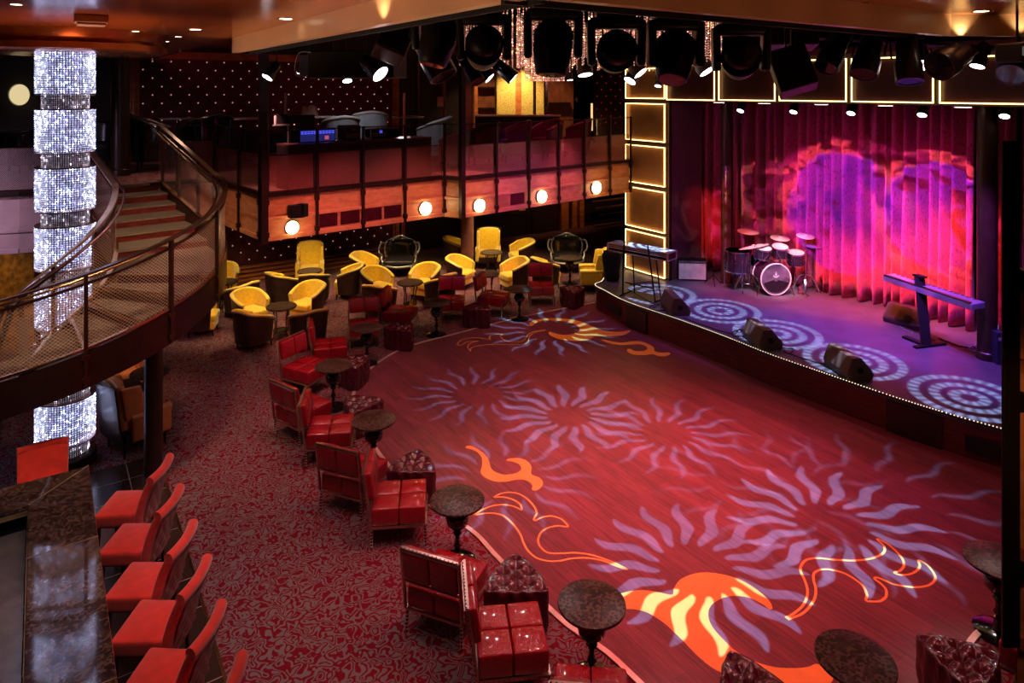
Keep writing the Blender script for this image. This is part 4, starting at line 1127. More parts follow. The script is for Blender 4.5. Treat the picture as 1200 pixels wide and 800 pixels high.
M_rail = mat('rail_brown', (.10,.045,.028), .28, metal=.7)
rail_line(RO + .03, .875, 99, -999, (.075, .022), M_rail, 'handrail')
rail_line(RO - .09, .80, 99, -999, None, M_brass, 'grab_rail', .016)
rail_line(RO + .025, .765, 99, -999, (.03, .03), M_bronze, 'mesh_top_frame')
rail_line(RO + .025, .015, 99, -999, (.06, .03), M_brass, 'mesh_bottom_frame')
rail_line(RI - .03, .875, 99, -999, (.08, .03), mat('rail_chandelier_lit', (.62,.42,.28), .32, metal=.55), 'handrail')  # chandelier light on the inner handrail is put into its paler colour
rail_line(RI + .08, .80, 99, -999, None, M_rose, 'grab_rail', .018)
rail_line(RI - .02, .765, 99, -999, (.03, .03), M_bronze, 'mesh_top_frame')
rail_line(RI - .02, .015, 99, -999, (.06, .03), M_brass, 'mesh_bottom_frame')
def guard(r, name):
    ss = stations; lo = [(*V2(st_p(s, r)), st_z2(s) + .03) for s in ss]; hi = [(*V2(st_p(s, r)), st_z2(s) + .76 * up(s)) for s in ss]
    mb = MB(); u = 0
    for i in range(len(ss) - 1):
        a, b, c, d = Vector(lo[i]), Vector(lo[i+1]), Vector(hi[i+1]), Vector(hi[i]); du = math.hypot(b.x-a.x, b.y-a.y)
        mb.add([a, b, c, d], [(0,1,2,3)], [[(u, a.z), (u+du, b.z), (u+du, c.z), (u, d.z)]]); u += du
    return build(name, mb, M_mesh, stair)
guard(RO + .025, 'mesh_guard'); guard(RI - .02, 'mesh_guard')
def spost(s, r, w=.05, lo=-.42, hi=.87):
    p = st_p(s, r); z = st_z2(s); hi = hi * up(s); th = TH0 + min(0, s); mb = MB().box((p.x, p.y, z + (lo + hi) / 2), (w, w * .8, hi - lo), rad(th))
    mb.cur = 0
    for dz in (-.08, -.34):
        mb.box((p.x, p.y, z + dz), (w * 1.05, w * 1.7, .05), rad(th))
    build('baluster_post', mb, M_bronze, stair)
for s in (3.3, 2.2, 1.1, 0, 2.2 - TH0, -24.4 - TH0, -51.7 - TH0, -80 - TH0, -110 - TH0, -140 - TH0): spost(s, RO + .055)
for s in (3.3, 1.6, 0, -35 - TH0 + 12, -70 - TH0, -115 - TH0): spost(s, RI - .05, .05, -.34)
# treads: stone-coloured carpet with a pale nosing
def tread(s_a, s_b, z, nm='tread'):
    lip = .03; mb = MB(); n = 4; top = []
    ss = [s_a + (s_b - s_a) * k / n for k in range(n + 1)]
    poly = [V2(st_p(s, RI)) for s in ss] + [V2(st_p(s, RO)) for s in reversed(ss)]
    mb.prism(poly, z - (.022 if s_b > -TH0 else .045), z); t_ = build(nm, mb, M_tread, stair)
    a, b = st_p(s_b, RI), st_p(s_b, RO); mb = MB().tube([(a.x, a.y, z - .02), (b.x, b.y, z - .02)], 0, flat=(.035, .05 if s_b < -TH0 - 1 else .016)); build('nosing', mb, M_brass if s_b < -TH0 - 1 else M_trim, t_)
    a, b = st_p(s_a, RI), st_p(s_a, RO)
    return t_
sn = [3.0, 2.42, 1.86, 1.30, .72]
zs = [3.4, 3.26, 3.13, 3.01, 2.89, 2.77, 2.66]
prev = 3.45
cuts = [3.25, 2.75, 2.22, 1.66, 1.08, .45, -TH0]     # front edge of every tread down the straight flight
for i in range(1, 7):
    tread(cuts[i-1] + .05, cuts[i], zs[i])
    a, b = st_p(cuts[i-1], RI), st_p(cuts[i-1], RO)
    mb = MB(); seg_wall(mb, a, b, zs[i] - .01, zs[i-1] - .022, .02); build('riser', mb, M_riser, stair)
th = 0; z = 2.66
while th > -215:
    nx = th - 17.3; z -= .15
    tread(th - TH0 + 1.0, nx - TH0, z, 'winder_tread'); th = nx
# carpeted landing edge and side plate at the stair head
p0, p1 = st_p(3.25, RI - .3), st_p(3.25, RO)
mb = MB().prism([V2(p0), V2(p1), V2(p1 + SD * 1.2), V2(p0 + SD * 1.2)], ZD - .06, ZD + .004); build('landing', mb, M_carpet_up, stair)
mb = MB().tube([(p0.x, p0.y, ZD - .01), (p1.x, p1.y, ZD - .01)], 0, flat=(.04, .05)); build('nosing', mb, M_trim, stair)
q = st_p(-TH0 - 150, RI - .1)
q = at(27, 415, 1.9); mb = MB().box((q.x, q.y, 1.85), (.12, .03, 1.0)); build('end_plate', mb, mat('plate_pale', (.42,.32,.28), .4, metal=.4), stair)

# ---- tall crystal column hanging through the stair
def crystal_tier(r, z1, z0, n, m, parent, name, bead=.030, w=.010, cx=0, cy=0):
    mb = MB()
    for k in range(n):
        a = 2 * PI * k / n; x, y = cx + r * math.cos(a), cy + r * math.sin(a); nb = max(1, int((z1 - z0) / bead))
        for j in range(nb):
            z = z1 - (j + .5) * bead; h = bead * .46
            vs = [(x, y, z + h), (x, y, z - h)] + [(x + w * math.cos(a + q), y + w * math.sin(a + q), z) for q in (0, PI/2, PI, 3*PI/2)]
            mb.add(vs, [(0,2,3),(0,3,4),(0,4,5),(0,5,2),(1,3,2),(1,4,3),(1,5,4),(1,2,5)])
    return build(name, mb, m, parent)
ch = thing('crystal_chandelier', 'tall column of stacked glowing crystal drums hanging through the curved stair', 'chandelier', (CX, CY, .0))
r = 29.6 / F * CY
for k, ytop in enumerate((62, 128, 195, 262, 329, 396, 463)):
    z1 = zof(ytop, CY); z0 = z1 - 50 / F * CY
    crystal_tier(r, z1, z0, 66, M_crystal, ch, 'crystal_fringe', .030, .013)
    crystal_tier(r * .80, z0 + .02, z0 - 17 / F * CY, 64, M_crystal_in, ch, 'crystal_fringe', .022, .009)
    mb = MB().lathe([(r*.5, z1 + .012), (r + .015, z1 + .012), (r + .015, z1 - .004), (r*.5, z1 - .004)], 48); build('metal_ring', mb, M_rose, ch, smooth=40)
    mb = MB().lathe([(r*.8, z0 + .006), (r + .01, z0 + .006), (r + .01, z0 - .006), (r*.8, z0 - .006)], 48); build('metal_ring', mb, M_rose, ch, smooth=40)
zt = zof(62, CY); zb = zof(463, CY) - 50/F*CY - 17/F*CY
mb = MB().lathe([(r*.62, zb + .05), (r*.62, zt)], 24); build('mirror_core', mb, mat('core', (.25,.24,.35), .15, metal=.9), ch)
mb = MB().lathe([(0, 0), (r * 1.05, 0), (r * 1.05, zb - .01), (r * .8, zb + .02), (0, zb + .02)], 40); build('floor_base', mb, M_bronze_d, ch, smooth=40)
mb = MB().lathe([(r*.5, zt), (r*.9, zt + .02), (r*.95, 5.70), (0, 5.70)], 40); build('ceiling_collar', mb, M_bronze_d, ch, smooth=40)
# ================================================================== STAGE EQUIPMENT
ST = .55
def wedge(label):
    t = thing('stage_monitor', label, 'speaker')
    prof = [(-.20, 0), (.20, 0), (.24, .10), (.02, .36), (-.13, .36), (-.22, .12)]   # side profile, front slopes to +x
    mb = MB(); n = len(prof); w = .35
    vs = [(x, -w, z) for x, z in prof] + [(x, w, z) for x, z in prof]
    mb.add(vs, [tuple(range(n)), tuple(range(2*n-1, n-1, -1))] + [(i, n+i, n+(i+1)%n, (i+1)%n) for i in range(n)])
    build('cabinet', mb, mat('monitor_brown', (.085,.040,.030), .5), t, bevel=.012)
    a, b = Vector((.232, 0, .122)), Vector((.03, 0, .345)); 
    mb = MB(); d = b - a; nn = Vector((d.z, 0, -d.x)).normalized() * .006
    p = [a + nn + Vector((0, s*.32, 0)) for s in (-1, 1)] + [b + nn + Vector((0, s*.32, 0)) for s in (1, -1)]
    mb.add(p, [(0,1,2,3)]); build('grille', mb, M_blackm, t, solid=.006)
    for s in (-1, 1): mb = MB().lathe([(0,0),(.05,0),(.055,.006),(0,.006)], 20, R=Matrix.Translation((0, s*.352, .17)) @ Matrix.Rotation(rad(-90 * s), 4, 'X')); build('side_handle', mb, M_blackm, t)
    return t
def wpos(px, py, a, lab): p = at(px, py, ST); return (p.x, p.y, ST, a, lab)
spread(wedge('x'), [
 wpos(791, 364, 4, 'angled stage monitor closest to the keyboard in the flight case'),
 wpos(893, 402, 5, 'stage monitor second along the beaded stage edge'),
 wpos(993, 436, 6, 'stage monitor nearest the camera on the stage edge'),
 wpos(1062, 380, 215, 'dark stage monitor with its grille turned to the curtain by the digital piano')], 'wedge stage monitors')
for o in list(bpy.data.objects):
    if o.name == 'stage_monitor.003':
        for c_ in o.children:
            if c_.name.startswith('cabinet'): c_.data = c_.data.copy(); c_.data.materials[0] = mat('monitor_dark', (.020,.014,.030), .4)

# guitar amplifier
p = at(812, 329, ST); t = thing('guitar_amplifier', 'combo guitar amplifier with pale grille cloth beside the red curtain', 'amplifier', (p.x, p.y + .12, ST), rad(-6))
mb = MB().box((0, 0, .26), (.70, .24, .50)); build('cabinet', mb, M_blackm, t, bevel=.012)
mb = MB().box((0, -.125, .23), (.64, .012, .38)); build('grille_cloth', mb, M_ampcloth, t)
mb = MB().box((0, -.125, .46), (.64, .014, .045)); cp = build('control_panel', mb, mat('amp_panel', (.25,.24,.25), .3, metal=.8), t)
for k in range(8):
    mb = MB().lathe([(0,0),(.012,0),(.010,.016),(0,.018)], 12, R=Matrix.Translation((-.26 + k*.07, -.132, .46)) @ Matrix.Rotation(rad(90), 4, 'X')); build('knob', mb, M_blackm, cp)
mb = MB().tube([(-.08, 0, .515), (-.06, 0, .545), (.06, 0, .545), (.08, 0, .515)], .008, 6); build('handle', mb, M_blackm, t)
p = at(836, 333, ST); t = thing('tripod_stand', 'short black tripod stand between the amplifier and the drum kit', 'stand', (p.x, p.y, ST))
for k in range(3):
    a = k * 2 * PI / 3 + .4; mb = MB().tube([(.0, 0, .22), (.22*math.cos(a), .22*math.sin(a), 0)], .010, 6); build('leg', mb, M_blackm, t)
mb = MB().tube([(0, 0, .10), (0, 0, .46)], .010, 8); build('pole', mb, M_blackm, t)

# ---- drum kit
DR = at(910, 347, ST)                      # foot of the bass drum front
dk = lambda dx, dy, z=0: (DR.x + dx, DR.y + dy, ST + z)
M_shell = mat('drum_shell', (.02,.008,.02), .12, coat=.6)
def drum(t, R, L, c, rot, front_logo=False, lugs=8, head=None, hoop=None):
    """drum along local z of rot"""
    T = Matrix.Translation(c) @ rot
    mbs = MB(T).lathe([(R, -L/2), (R, L/2)], 36)
    mb = MB(T)
    for z0 in (-L/2, L/2):
        mb.lathe([(R-.004, z0-.014), (R+.016, z0-.014), (R+.016, z0+.014), (R-.004, z0+.014), (R-.004, z0-.014)], 36)
    build('hoops', mb, hoop or M_chrome, t, smooth=40)
    mb = mbs; mb.cur = 1
    for k in range(lugs):
        a = 2*PI*k/lugs; x, y = math.cos(a), math.sin(a)
        for s in (-1, 1): mb.tube([((R+.012)*x, (R+.012)*y, s*L*.5), ((R+.012)*x, (R+.012)*y, s*L*.16)], .008, 6)
        mb.sphere(((R+.012)*x, (R+.012)*y, 0), .014, 6)
    sh = build('shell', mb, [M_shell, M_chrome], t, smooth=40)
    mb = MB(T).lathe([(0, L/2 + .002), (R, L/2 + .002)], 36); build('drum_head', mb, head or M_drumhead, t); mb = MB(T).lathe([(R, -L/2 - .002), (0, -L/2 - .002)], 36); build('drum_head', mb, head or M_drumhead, t)
    return sh
t = thing('bass_drum', 'bass drum with round front head, flame mark and two toms mounted on top', 'drum', (DR.x, DR.y, ST), rad(6))
Rb = .345; rot = Matrix.Rotation(rad(90), 4, 'X')
drum(t, Rb, .42, (0, .24, Rb + .03), rot, lugs=10, head=mat('bass_head', (.20,.13,.20), .25), hoop=mat('bass_hoop', (.70,.55,.55), .2))
mb = MB(); o_ = []                         # crescent artwork on the front head
def disc(r0, r1, a0, a1, y, cx=0, cz=Rb+.03, n=24):
    vs = []; fs = []
    for k in range(n+1):
        a = a0 + (a1-a0)*k/n; vs += [(cx + r0*math.cos(a), y, cz + r0*math.sin(a)), (cx + r1*math.cos(a), y, cz + r1*math.sin(a))]
    for k in range(n): fs.append((2*k, 2*k+2, 2*k+3, 2*k+1))
    mb.add(vs, fs)
disc(.05, .30, rad(195), rad(345), .022); build('head_artwork', mb, mat('art_dark', (.015,.008,.012), .2), t)
mb = MB(); disc(.0, .022, 0, 2*PI, .020, 0, Rb+.14); disc(.05, .075, rad(200), rad(340), .020, 0, Rb+.14)
mb.add([(-.012,.020,Rb+.10),(.012,.020,Rb+.10),(.004,.020,Rb+.20),(-.004,.020,Rb+.20)], [(0,1,2,3)]); build('head_emblem', mb, mat('emblem_pale', (.75,.62,.75), .4), t)
for s in (-1, 1):
    mb = MB().tube([(s*.32, .12, .34), (s*.44, .02, .0)], .011, 8); build('spur', mb, M_chrome, t)
    mb = MB().tube([(s*.04, .24, Rb*2), (s*.10, .24, Rb*2+.12), (s*.16, .24, Rb*2+.16)], .012, 8); build('tom_arm', mb, M_chrome, t)
def mini_drum(name, lab, R, L, loc, tilt, legs=None, dirx=0):
    t = thing(name, lab, 'drum', loc)
    rr = Matrix.Rotation(rad(dirx), 4, 'Z') @ Matrix.Rotation(rad(tilt), 4, 'X')
    h = legs if legs else 0
    drum(t, R, L, (0, 0, h), rr, lugs=6)
    return t
tm = mini_drum('tom_drum', 'small tom drum mounted left above the bass drum', .18, .22, dk(-.20, .30, .92), 14, None, 8)
mini_drum('tom_drum', 'small tom drum mounted centrally above the bass drum', .18, .22, dk(.20, .32, .94), 14, None, -10)
t = mini_drum('tom_drum', 'tom drum mounted lowest at the curtain side of the bass drum', .18, .26, dk(.58, .34, .78), 12, None, -20)
mb = MB().tube([(0, 0, -.10), (-.02, .02, -.4), (-.02, .05, -.78)], .012, 8); build('stand_pole', mb, M_chrome, t)
t = mini_drum('floor_tom', 'large floor tom on chrome legs left of the bass drum', .29, .46, dk(-.70, .50, 0), 0, .68)
for k in range(3):
    a = k * 2*PI/3 + .5; x, y = .315*math.cos(a), .315*math.sin(a); mb = MB().tube([(x, y, .76), (x, y, .06), (x*1.12, y*1.12, 0)], .010, 6); build('leg', mb, M_chrome, t)
t = mini_drum('snare_drum', 'snare drum on a chrome stand between the floor tom and bass drum', .18, .15, dk(-.22, .74, 0), 0, .62)
for k in range(3):
    a = k * 2*PI/3; mb = MB().tube([(0, 0, .32), (.24*math.cos(a), .24*math.sin(a), 0)], .009, 6); build('leg', mb, M_chrome, t)
mb = MB().tube([(0, 0, .2), (0, 0, .55)], .012, 6); build('pole', mb, M_chrome, t)
def cymbal(lab, loc, h, R, tilt, boom=(0, 0), two=False, az=0):
    t = thing('cymbal_stand', lab, 'cymbal stand', loc)
    top = Vector((boom[0], boom[1], h))
    mb = MB().tube([(0, 0, .12), (0, 0, h * (.86 if boom != (0,0) else 1.0)), top], [.012, .009, .008], 8); build('pole', mb, M_chrome, t)
    for k in range(3):
        a = k * 2*PI/3 + az
        mb = MB()
        for d in (-.012, .012): mb.tube(catmull([(d, 0, .42), (.17*math.cos(a)+d, .17*math.sin(a), .34), (.34*math.cos(a)+d, .34*math.sin(a), .0)], 4), .008, 6)
        mb.tube([(0, 0, .14), (.24*math.cos(a), .24*math.sin(a), .17)], .006, 6); lg = build('leg', mb, M_chrome, t)
        mb = MB().sphere((.34*math.cos(a), .34*math.sin(a), .012), .016, 8); build('rubber_foot', mb, M_blackm, lg)
    T = Matrix.Translation(top) @ Matrix.Rotation(rad(az*57), 4, 'Z') @ Matrix.Rotation(rad(tilt), 4, 'X')
    M_cy = mat('cymbal_bronze', (.75,.52,.50), .38, metal=.35)
    mb = MB(T).lathe([(.0, .035), (.025, .03), (.05, .008), (R*.6, -.008), (R, -.022), (R, -.025), (R*.6, -.012), (.05, .003), (0, .02)], 40); build('cymbal', mb, M_cy, t, smooth=60)
    if two: mb = MB(Matrix.Translation((0,0,-.04)) @ T).lathe([(.0, -.035), (.05, -.008), (R, .016), (R, .013), (.05, -.012), (0, -.04)], 40); build('cymbal', mb, M_cy, t, smooth=60)
    mb = MB(T).lathe([(0, .03), (.015, .03), (.012, .07), (0, .075)], 12); build('wing_nut', mb, M_chrome, t)
    return t
def dp(px, py): q = at(px, py, ST); return (q.x, q.y, ST)
cymbal('tall cymbal stand with boom at the column side of the drum kit', dp(861, 331), 1.25, .25, 6, (.32, .0), az=.3)
cymbal('cymbal stand with the largest flat cymbal over the floor tom', dp(878, 340), 1.02, .34, -16, (.12, .05), az=.8)
cymbal('cymbal stand behind the toms on the curtain side', (DR.x + .42, DR.y + .88, ST), 1.14, .22, 8, (0, 0), az=.2)
cymbal('rightmost cymbal stand of the kit with the highest cymbal', dp(944, 343), 1.32, .20, 10, (0, 0), az=.1)
cymbal('hi-hat style double cymbal stand beside the red curtain folds', (DR.x + 1.02, DR.y + .50, ST), 1.04, .21, 4, (0, 0), True, az=1.2)
t = thing('kick_pedal', 'chrome pedal block on the floor right of the bass drum', 'pedal', (DR.x + .62, DR.y + .05, ST), rad(15))
mb = MB().box((0, 0, .02), (.12, .30, .03)).box((0, .10, .10), (.10, .02, .18)); mb.tube([(-.05, .1, .18), (.05, .1, .18)], .02, 10); build('footboard', mb, M_chrome, t)

# ---- digital piano on a single column stand (right)
a, b = atY(1041, 325, 13.6), atY(1147, 354, 11.75); c = (a + b) / 2; d = (b - a); L = math.hypot(d.x, d.y); az = math.atan2(d.y, d.x)
t = thing('digital_piano', 'slim digital piano sloping on a single leaning black column stand', 'keyboard', (c.x, c.y, ST), az)
zc = c.z - ST - .03
M_kb = mat('keyboard_grey', (.20,.17,.24), .35)
R_ = Matrix.Rotation(rad(4), 4, 'X')
mb = MB().box((0, 0, zc), (L, .30, .11), R=R_); build('case', mb, M_kb, t, bevel=.015)
mb = MB().box((-.02, .09, zc + .050), (L * .90, .10, .016), R=R_); mb.cur = 1
for k in range(52):
    if k % 7 in (2, 6): continue
    mb.box((-L*.45 + (k + 1) * L*.90/52 - .02, .110, zc + .062), (.012, .055, .012), R=R_)
build('keys', mb, [M_keyw, M_black], t)
mb = MB().box((0, -.13, zc + .06), (L * .96, .05, .022), R=R_); build('control_strip', mb, M_black, t)
mb = MB().tube([(-.22, -.02, zc + .20), (.12, -.22, .02)], 0, flat=(.16, .07)); build('column', mb, M_blackm, t)
mb = MB().box((-.22, -.01, zc + .21), (.22, .12, .03)); build('column_cap', mb, M_blackm, t)
mb = MB().tube([(-.36, -.22, .02), (.16, -.20, .02)], 0, flat=(.12, .04)); mb.tube([(.12, -.48, .02), (.12, .20, .02)], 0, flat=(.08, .04)); build('foot', mb, M_blackm, t)
# ---- keyboard in an open flight case (left)
a, b = atY(719, 289, 15.95), atY(786, 298, 14.95); a.z = b.z = (a.z + b.z) / 2; c = (a + b) / 2; d = b - a; L = d.length + .05; az = math.atan2(d.y, d.x)
t = thing('stage_keyboard', 'keyboard in a silver-edged flight case on a black stand at the stage corner', 'keyboard', (c.x, c.y, ST), az); zc = c.z - ST
mb = MB().box((0, 0, zc), (L, .36, .16)); build('case', mb, M_blackm, t)
mb = MB()
for y in (-.185, .185):
    for z in (-.08, .0, .08): mb.box((0, y, zc + z), (L + .02, .02, .022))
for x in (-L/2, L/2):
    for z in (-.08, .08): mb.box((x, 0, zc + z), (.022, .39, .022))
    for y in (-.185, .185): mb.box((x, y, zc), (.03, .03, .17))
mb.box((0, -.185, zc + .04), (L, .016, .016)); build('metal_edging', mb, mat('case_silver', (.70,.55,.62), .3, metal=.7), t)
mb = MB().box((0, 0, zc + .085), (L * .97, .30, .012)); build('glass_lid', mb, mat('lid_glass', (.45,.52,.55), .12, metal=.4), t)
for s in (-1, 1):
    mb = MB().tube([(s*.30, -.22, zc + .20), (s*.34, -.20, zc - .1), (s*.42, -.10, 0)], .018, 8); mb.tube([(s*.30, .12, zc - .09), (s*.34, .26, 0)], .016, 8)
    mb.tube([(s*.42, -.24, .015), (s*.42, .26, .015)], .014, 8); build('stand_leg', mb, M_blackm, t)
mb = MB().tube([(-.36, -.1, .30), (.36, -.1, .30)], .014, 8); mb.tube([(-.34, .12, zc-.1), (.36, .12, zc-.1)], .012, 8); build('cross_bar', mb, M_blackm, t)
# soft dark chair/bag shape behind the case
p = at(722, 333, ST); t = thing('keyboard_bag', 'black cloth bag slumped behind the flight-case keyboard', 'bag', (p.x - .06, p.y + .32, ST))
def bagf(q): return (q.x * (1 + .1*math.sin(q.z*9)), q.y * (1.1 - .5 * (q.z + .3)), q.z)
mb = MB().rbox((0, 0, .38), (.42, .34, .74), .12, 6, fn=bagf); build('bag_body', mb, M_blackm, t, smooth=180)
mb = MB().tube(catmull([(-.1, -.1, .7), (-.12, -.16, .86), (.12, -.16, .86), (.1, -.1, .7)], 5), .012, 6); build('bag_handle', mb, M_blackm, t)

# ---- cables on the stage
def cable(lab, pts, r=.008, m=M_blackm):
    c_ = catmull([at(x, y, ST + .008) for x, y in pts], 8); mb = MB().tube([(p.x, p.y, ST + .010 + .003 * math.sin(i)) for i, p in enumerate(c_)], r, 6)
    tag(build('cable', mb, m, smooth=180), lab, 'cable', None)
cable('black cable from the flight-case keyboard to the first stage monitor', [(735,338),(745,344),(757,351),(768,356),(780,360)])
cable('coiled black cable in front of the first stage monitor', [(765,361),(772,357),(782,357),(784,361),(775,364),(764,363),(762,359),(772,356),(781,359),(778,363)])
cable('coiled cable between the first and second stage monitors', [(800,372),(830,383),(858,391),(866,386),(874,388),(872,393),(860,394),(858,389),(868,387),(880,393)])
cable('cable running between the second and third stage monitors', [(902,411),(918,408),(930,409),(925,414),(918,411),(935,418),(955,424),(972,428)])
cable('pale cable running from the dark monitor to the piano stand', [(1052,376),(1056,383),(1066,389),(1080,395),(1092,401),(1085,392),(1070,388),(1072,394),(1096,399)], .007, M_grey)
cable('cable trailing from the piano stand to the thick column', [(1100,396),(1112,401),(1122,405),(1134,407),(1142,409),(1140,404),(1146,411)], .010)
cable('pinkish cable loop beside the column base', [(1150,414),(1140,412),(1136,408),(1142,405),(1148,407)], .012, M_white)
cable('black cable lying behind the flight-case keyboard toward the lit panels', [(738,333),(750,331),(762,330),(772,331)], .010)
# power box next to the column
p = at(1169, 425, ST); t = thing('equipment_case', 'slim dark equipment box standing right of the thick stage column', 'case', (p.x, p.y, ST))
mb = MB().box((0, 0, .28), (.16, .22, .54)); build('box', mb, mat('box_blue', (.02,.02,.05), .4), t, bevel=.01)
mb = MB().box((-.01, -.115, .44), (.10, .01, .05)); build('label_plate', mb, M_grey, t)
mb = MB().tube([(.02, 0, .55), (.02, 0, .64)], .015, 8); build('connector', mb, M_chrome, t)
# ================================================================== CEILING RIG
def down(px, py, z=None, r=.055, label=''):
    p = at(px, py, z or ZC)
    t = thing('downlight', label, 'ceiling light', (p.x, p.y, (z or ZC)))
    mb = MB().lathe([(r*.8, -.002), (r*1.25, -.006), (r*1.3, -.001), (r*1.3, .002), (r*.8, .002)], 24); build('trim_ring', mb, M_brass, t, smooth=40)
    mb = MB().lathe([(0, -.003), (r*.85, -.003)], 24); build('lens', mb, M_down, t); t['group'] = 'recessed ceiling downlights'
    return t
for px, py, lab in ((19, 5, 'recessed downlight in the wood ceiling, first in the corner of the ceiling'), (26, 31, 'recessed downlight above the round copper drum, nearest the frame edge'), (95, 34, 'recessed downlight directly above the crystal column'),
    (159, 36.5, 'recessed downlight past the crystal column over the copper drum rim'), (229, 34.5, 'brightest recessed downlight before the pale soffit corner'), (209, 43, 'recessed downlight just beyond the brightest one'),
    (195, 48.5, 'recessed downlight, upper of a close pair over the stair head'), (188, 52, 'recessed downlight, lower of a close pair over the stair head'), (335, 22, 'lone recessed downlight between ceiling joints near the soffit'), (1150, 13, 'recessed downlight in the reddish ceiling on the stage side')):
    down(px, py, None, .075 if px in (229, 335, 1150) else .05, lab)

def moving_head(label, tilt=0, roll=0):
    t = thing('moving_head_spotlight', label, 'stage light')
    mb = MB().rbox((0, 0, .02), (.36, .30, .12), .03, 2); build('base', mb, M_rig, t, smooth=60)
    mb = MB().rbox((0, 0, -.09), (.46, .16, .10), .03, 2)
    for s in (-1, 1):
        def fn(p, s=s): return (p.x + s * .02 * (p.z), p.y * (1 - .5 * abs(p.z)), p.z)
        mb.rbox((s*.215, 0, -.26), (.07, .18, .40), .03, 3, fn=fn)
    yk = build('yoke', mb, M_rig, t, smooth=60)
    T = Matrix.Translation((0, 0, -.34)) @ Matrix.Rotation(rad(tilt), 4, 'X') @ Matrix.Rotation(rad(roll), 4, 'Y')
    mb = MB(T).lathe([(0, .20), (.10, .20), (.145, .15), (.165, .05), (.165, -.06), (.15, -.18), (.13, -.26), (.12, -.27), (0, -.265)], 32); hd = build('head', mb, M_rig, t, smooth=50)
    mb = MB(T)
    for k in range(7): mb.lathe([(.160, .12 - k*.022), (.172, .115 - k*.022), (.160, .108 - k*.022)], 32)
    build('cooling_fins', mb, M_blackm, hd)
    mb = MB(T).lathe([(0, -.272), (.11, -.272)], 24); build('lens', mb, mat('dark_lens', (.03,.02,.04), .05, coat=1), hd)
    mb = MB().tube([(-.12, 0, .08), (-.12, 0, .26)], .012, 6).tube([(.12, 0, .08), (.12, 0, .26)], .012, 6); build('clamp', mb, M_chrome, t)
    return t
for i, (px, py, Y, tl, rl, lab) in enumerate((
    (514, 8, 6.5, -10, 12, 'black moving-head stage light, first of the big row from the pale soffit'),
    (567, 18, 6.3, 70, 0, 'black moving-head light with a round face, second of the big row'),
    (648, 12, 5.9, -8, 4, 'largest hanging black moving-head light, third of the big row'),
    (722, 22, 6.0, 78, 0, 'moving-head light showing a round finned back framed by pink crystals, fourth of the big row'),
    (791, 24, 6.1, -25, 14, 'moving-head light pointing down beside a glowing lamp, fifth of the big row'),
    (868, 30, 6.2, 74, -6, 'moving-head light with round back near the lit header panels, sixth of the big row'))):
    m_ = moving_head(lab, tl, rl); p = atY(px, py, Y); m_.location = (p.x, p.y, p.z + .05); m_.rotation_euler = (0, 0, rad((-4, 6, 0, -3, 5, -8)[i])); m_['group'] = 'row of moving-head stage lights'
# trusses the fixtures hang from
tr = thing('lighting_truss', 'black lighting truss high in the ceiling recess above the moving heads', 'truss', (0, 0, 0))
def truss(a, b, name='chord'):
    d = (b - a).normalized(); n = Vector((-d.y, d.x, 0)) * .13
    for o_ in (n, -n): build('chord', MB().tube([a + o_, b + o_], .022, 8), M_rig, tr)
    mb = MB(); L = (b - a).length; k = int(L / .3)
    for i in range(k): p, q = a + d * L * i / k, a + d * L * (i + 1) / k; mb.tube([p + n, q - n], .010, 5); mb.tube([p - n, q - n * 1], .004, 4)
    build('lattice', mb, M_rig, tr)
truss(atY(470, -10, 6.45) + Vector((0, 0, 0)), atY(1010, 3, 6.25)); truss(atY(300, 47, 12.6), atY(860, 38, 12.2)); truss(atY(880, 40, 9.9), atY(1260, 62, 8.4))
for p, q in ((atY(470, -10, 6.45), 0), (atY(860, 20, 9.6), 0), (atY(300, 47, 12.6), 0), (atY(1000, 3, 6.25), 0), (atY(1240, 62, 8.5), 0), (atY(900, 42, 9.8), 0)):
    build('hanger', MB().tube([p, (p.x, p.y, ZR)], .015, 6), M_rig, tr)
# cans and wash lights: body points from its rear end to its lit mouth
def can(label, tail, mouth, r, m_lens=None, glow=None, name='par_can', cat='stage light', m=M_rig):
    a, b = Vector(tail), Vector(mouth); d = (b - a); L = d.length; t = thing(name, label, cat, a)
    R = d.to_track_quat('Z', 'Y').to_matrix().to_4x4()
    mb = MB(R).lathe([(0, -.02), (r*.55, -.02), (r*.8, .02), (r*.85, L*.5), (r, L*.62), (r, L), (r*.9, L), (r*.88, L*.8)], 24); build('body', mb, m, t, smooth=50)
    if m_lens: mb = MB(R).lathe([(0, L*.985), (r*.93, L*.985)], 24); build('lens', mb, m_lens, t)
    mb = MB(R); mb.tube([(-r*1.15, 0, L*.5), (-r*1.15, 0, L*.1)], .010, 5); mb.tube([(r*1.15, 0, L*.5), (r*1.15, 0, L*.1)], .010, 5)
    build('yoke', mb, m, t)
    up = R.inverted() @ Vector((0, 0, 1, 0)) if False else None
    mb = MB().tube([(0, 0, 0), (0, 0, max(.1, min(ZR, a.z + .5) - a.z))], .010, 6); build('hanger', mb, m, t)
    return t
def lamp(px, py, Y, r, dx, dy, lens, lab, L=.26):
    p = atY(px, py, Y); q = p + Vector((dx, dy, .0)); q.z += L * .8
    return can(lab, q, p, r, lens)
lamp(313, 91, 10.2, .09, .10, .12, M_lamp_w, 'small lit can hanging in the recess corner next to the purple-grey column')
lamp(353, 88, 10.0, .08, .10, .05, M_lamp_p, 'pink-glowing can beside the projector')
lamp(407, 95, 9.4, .07, -.05, .10, M_lamp_w, 'small white lit lamp right under the projector')
lamp(446, 87, 8.2, .12, -.20, .10, M_lamp_p, 'bright pink-white lamp between projector and loudspeaker', .22)
lamp(574, 92, 7.4, .07, -.22, .05, M_lamp_w, 'narrow can angled right under the pink crystals, first of two')
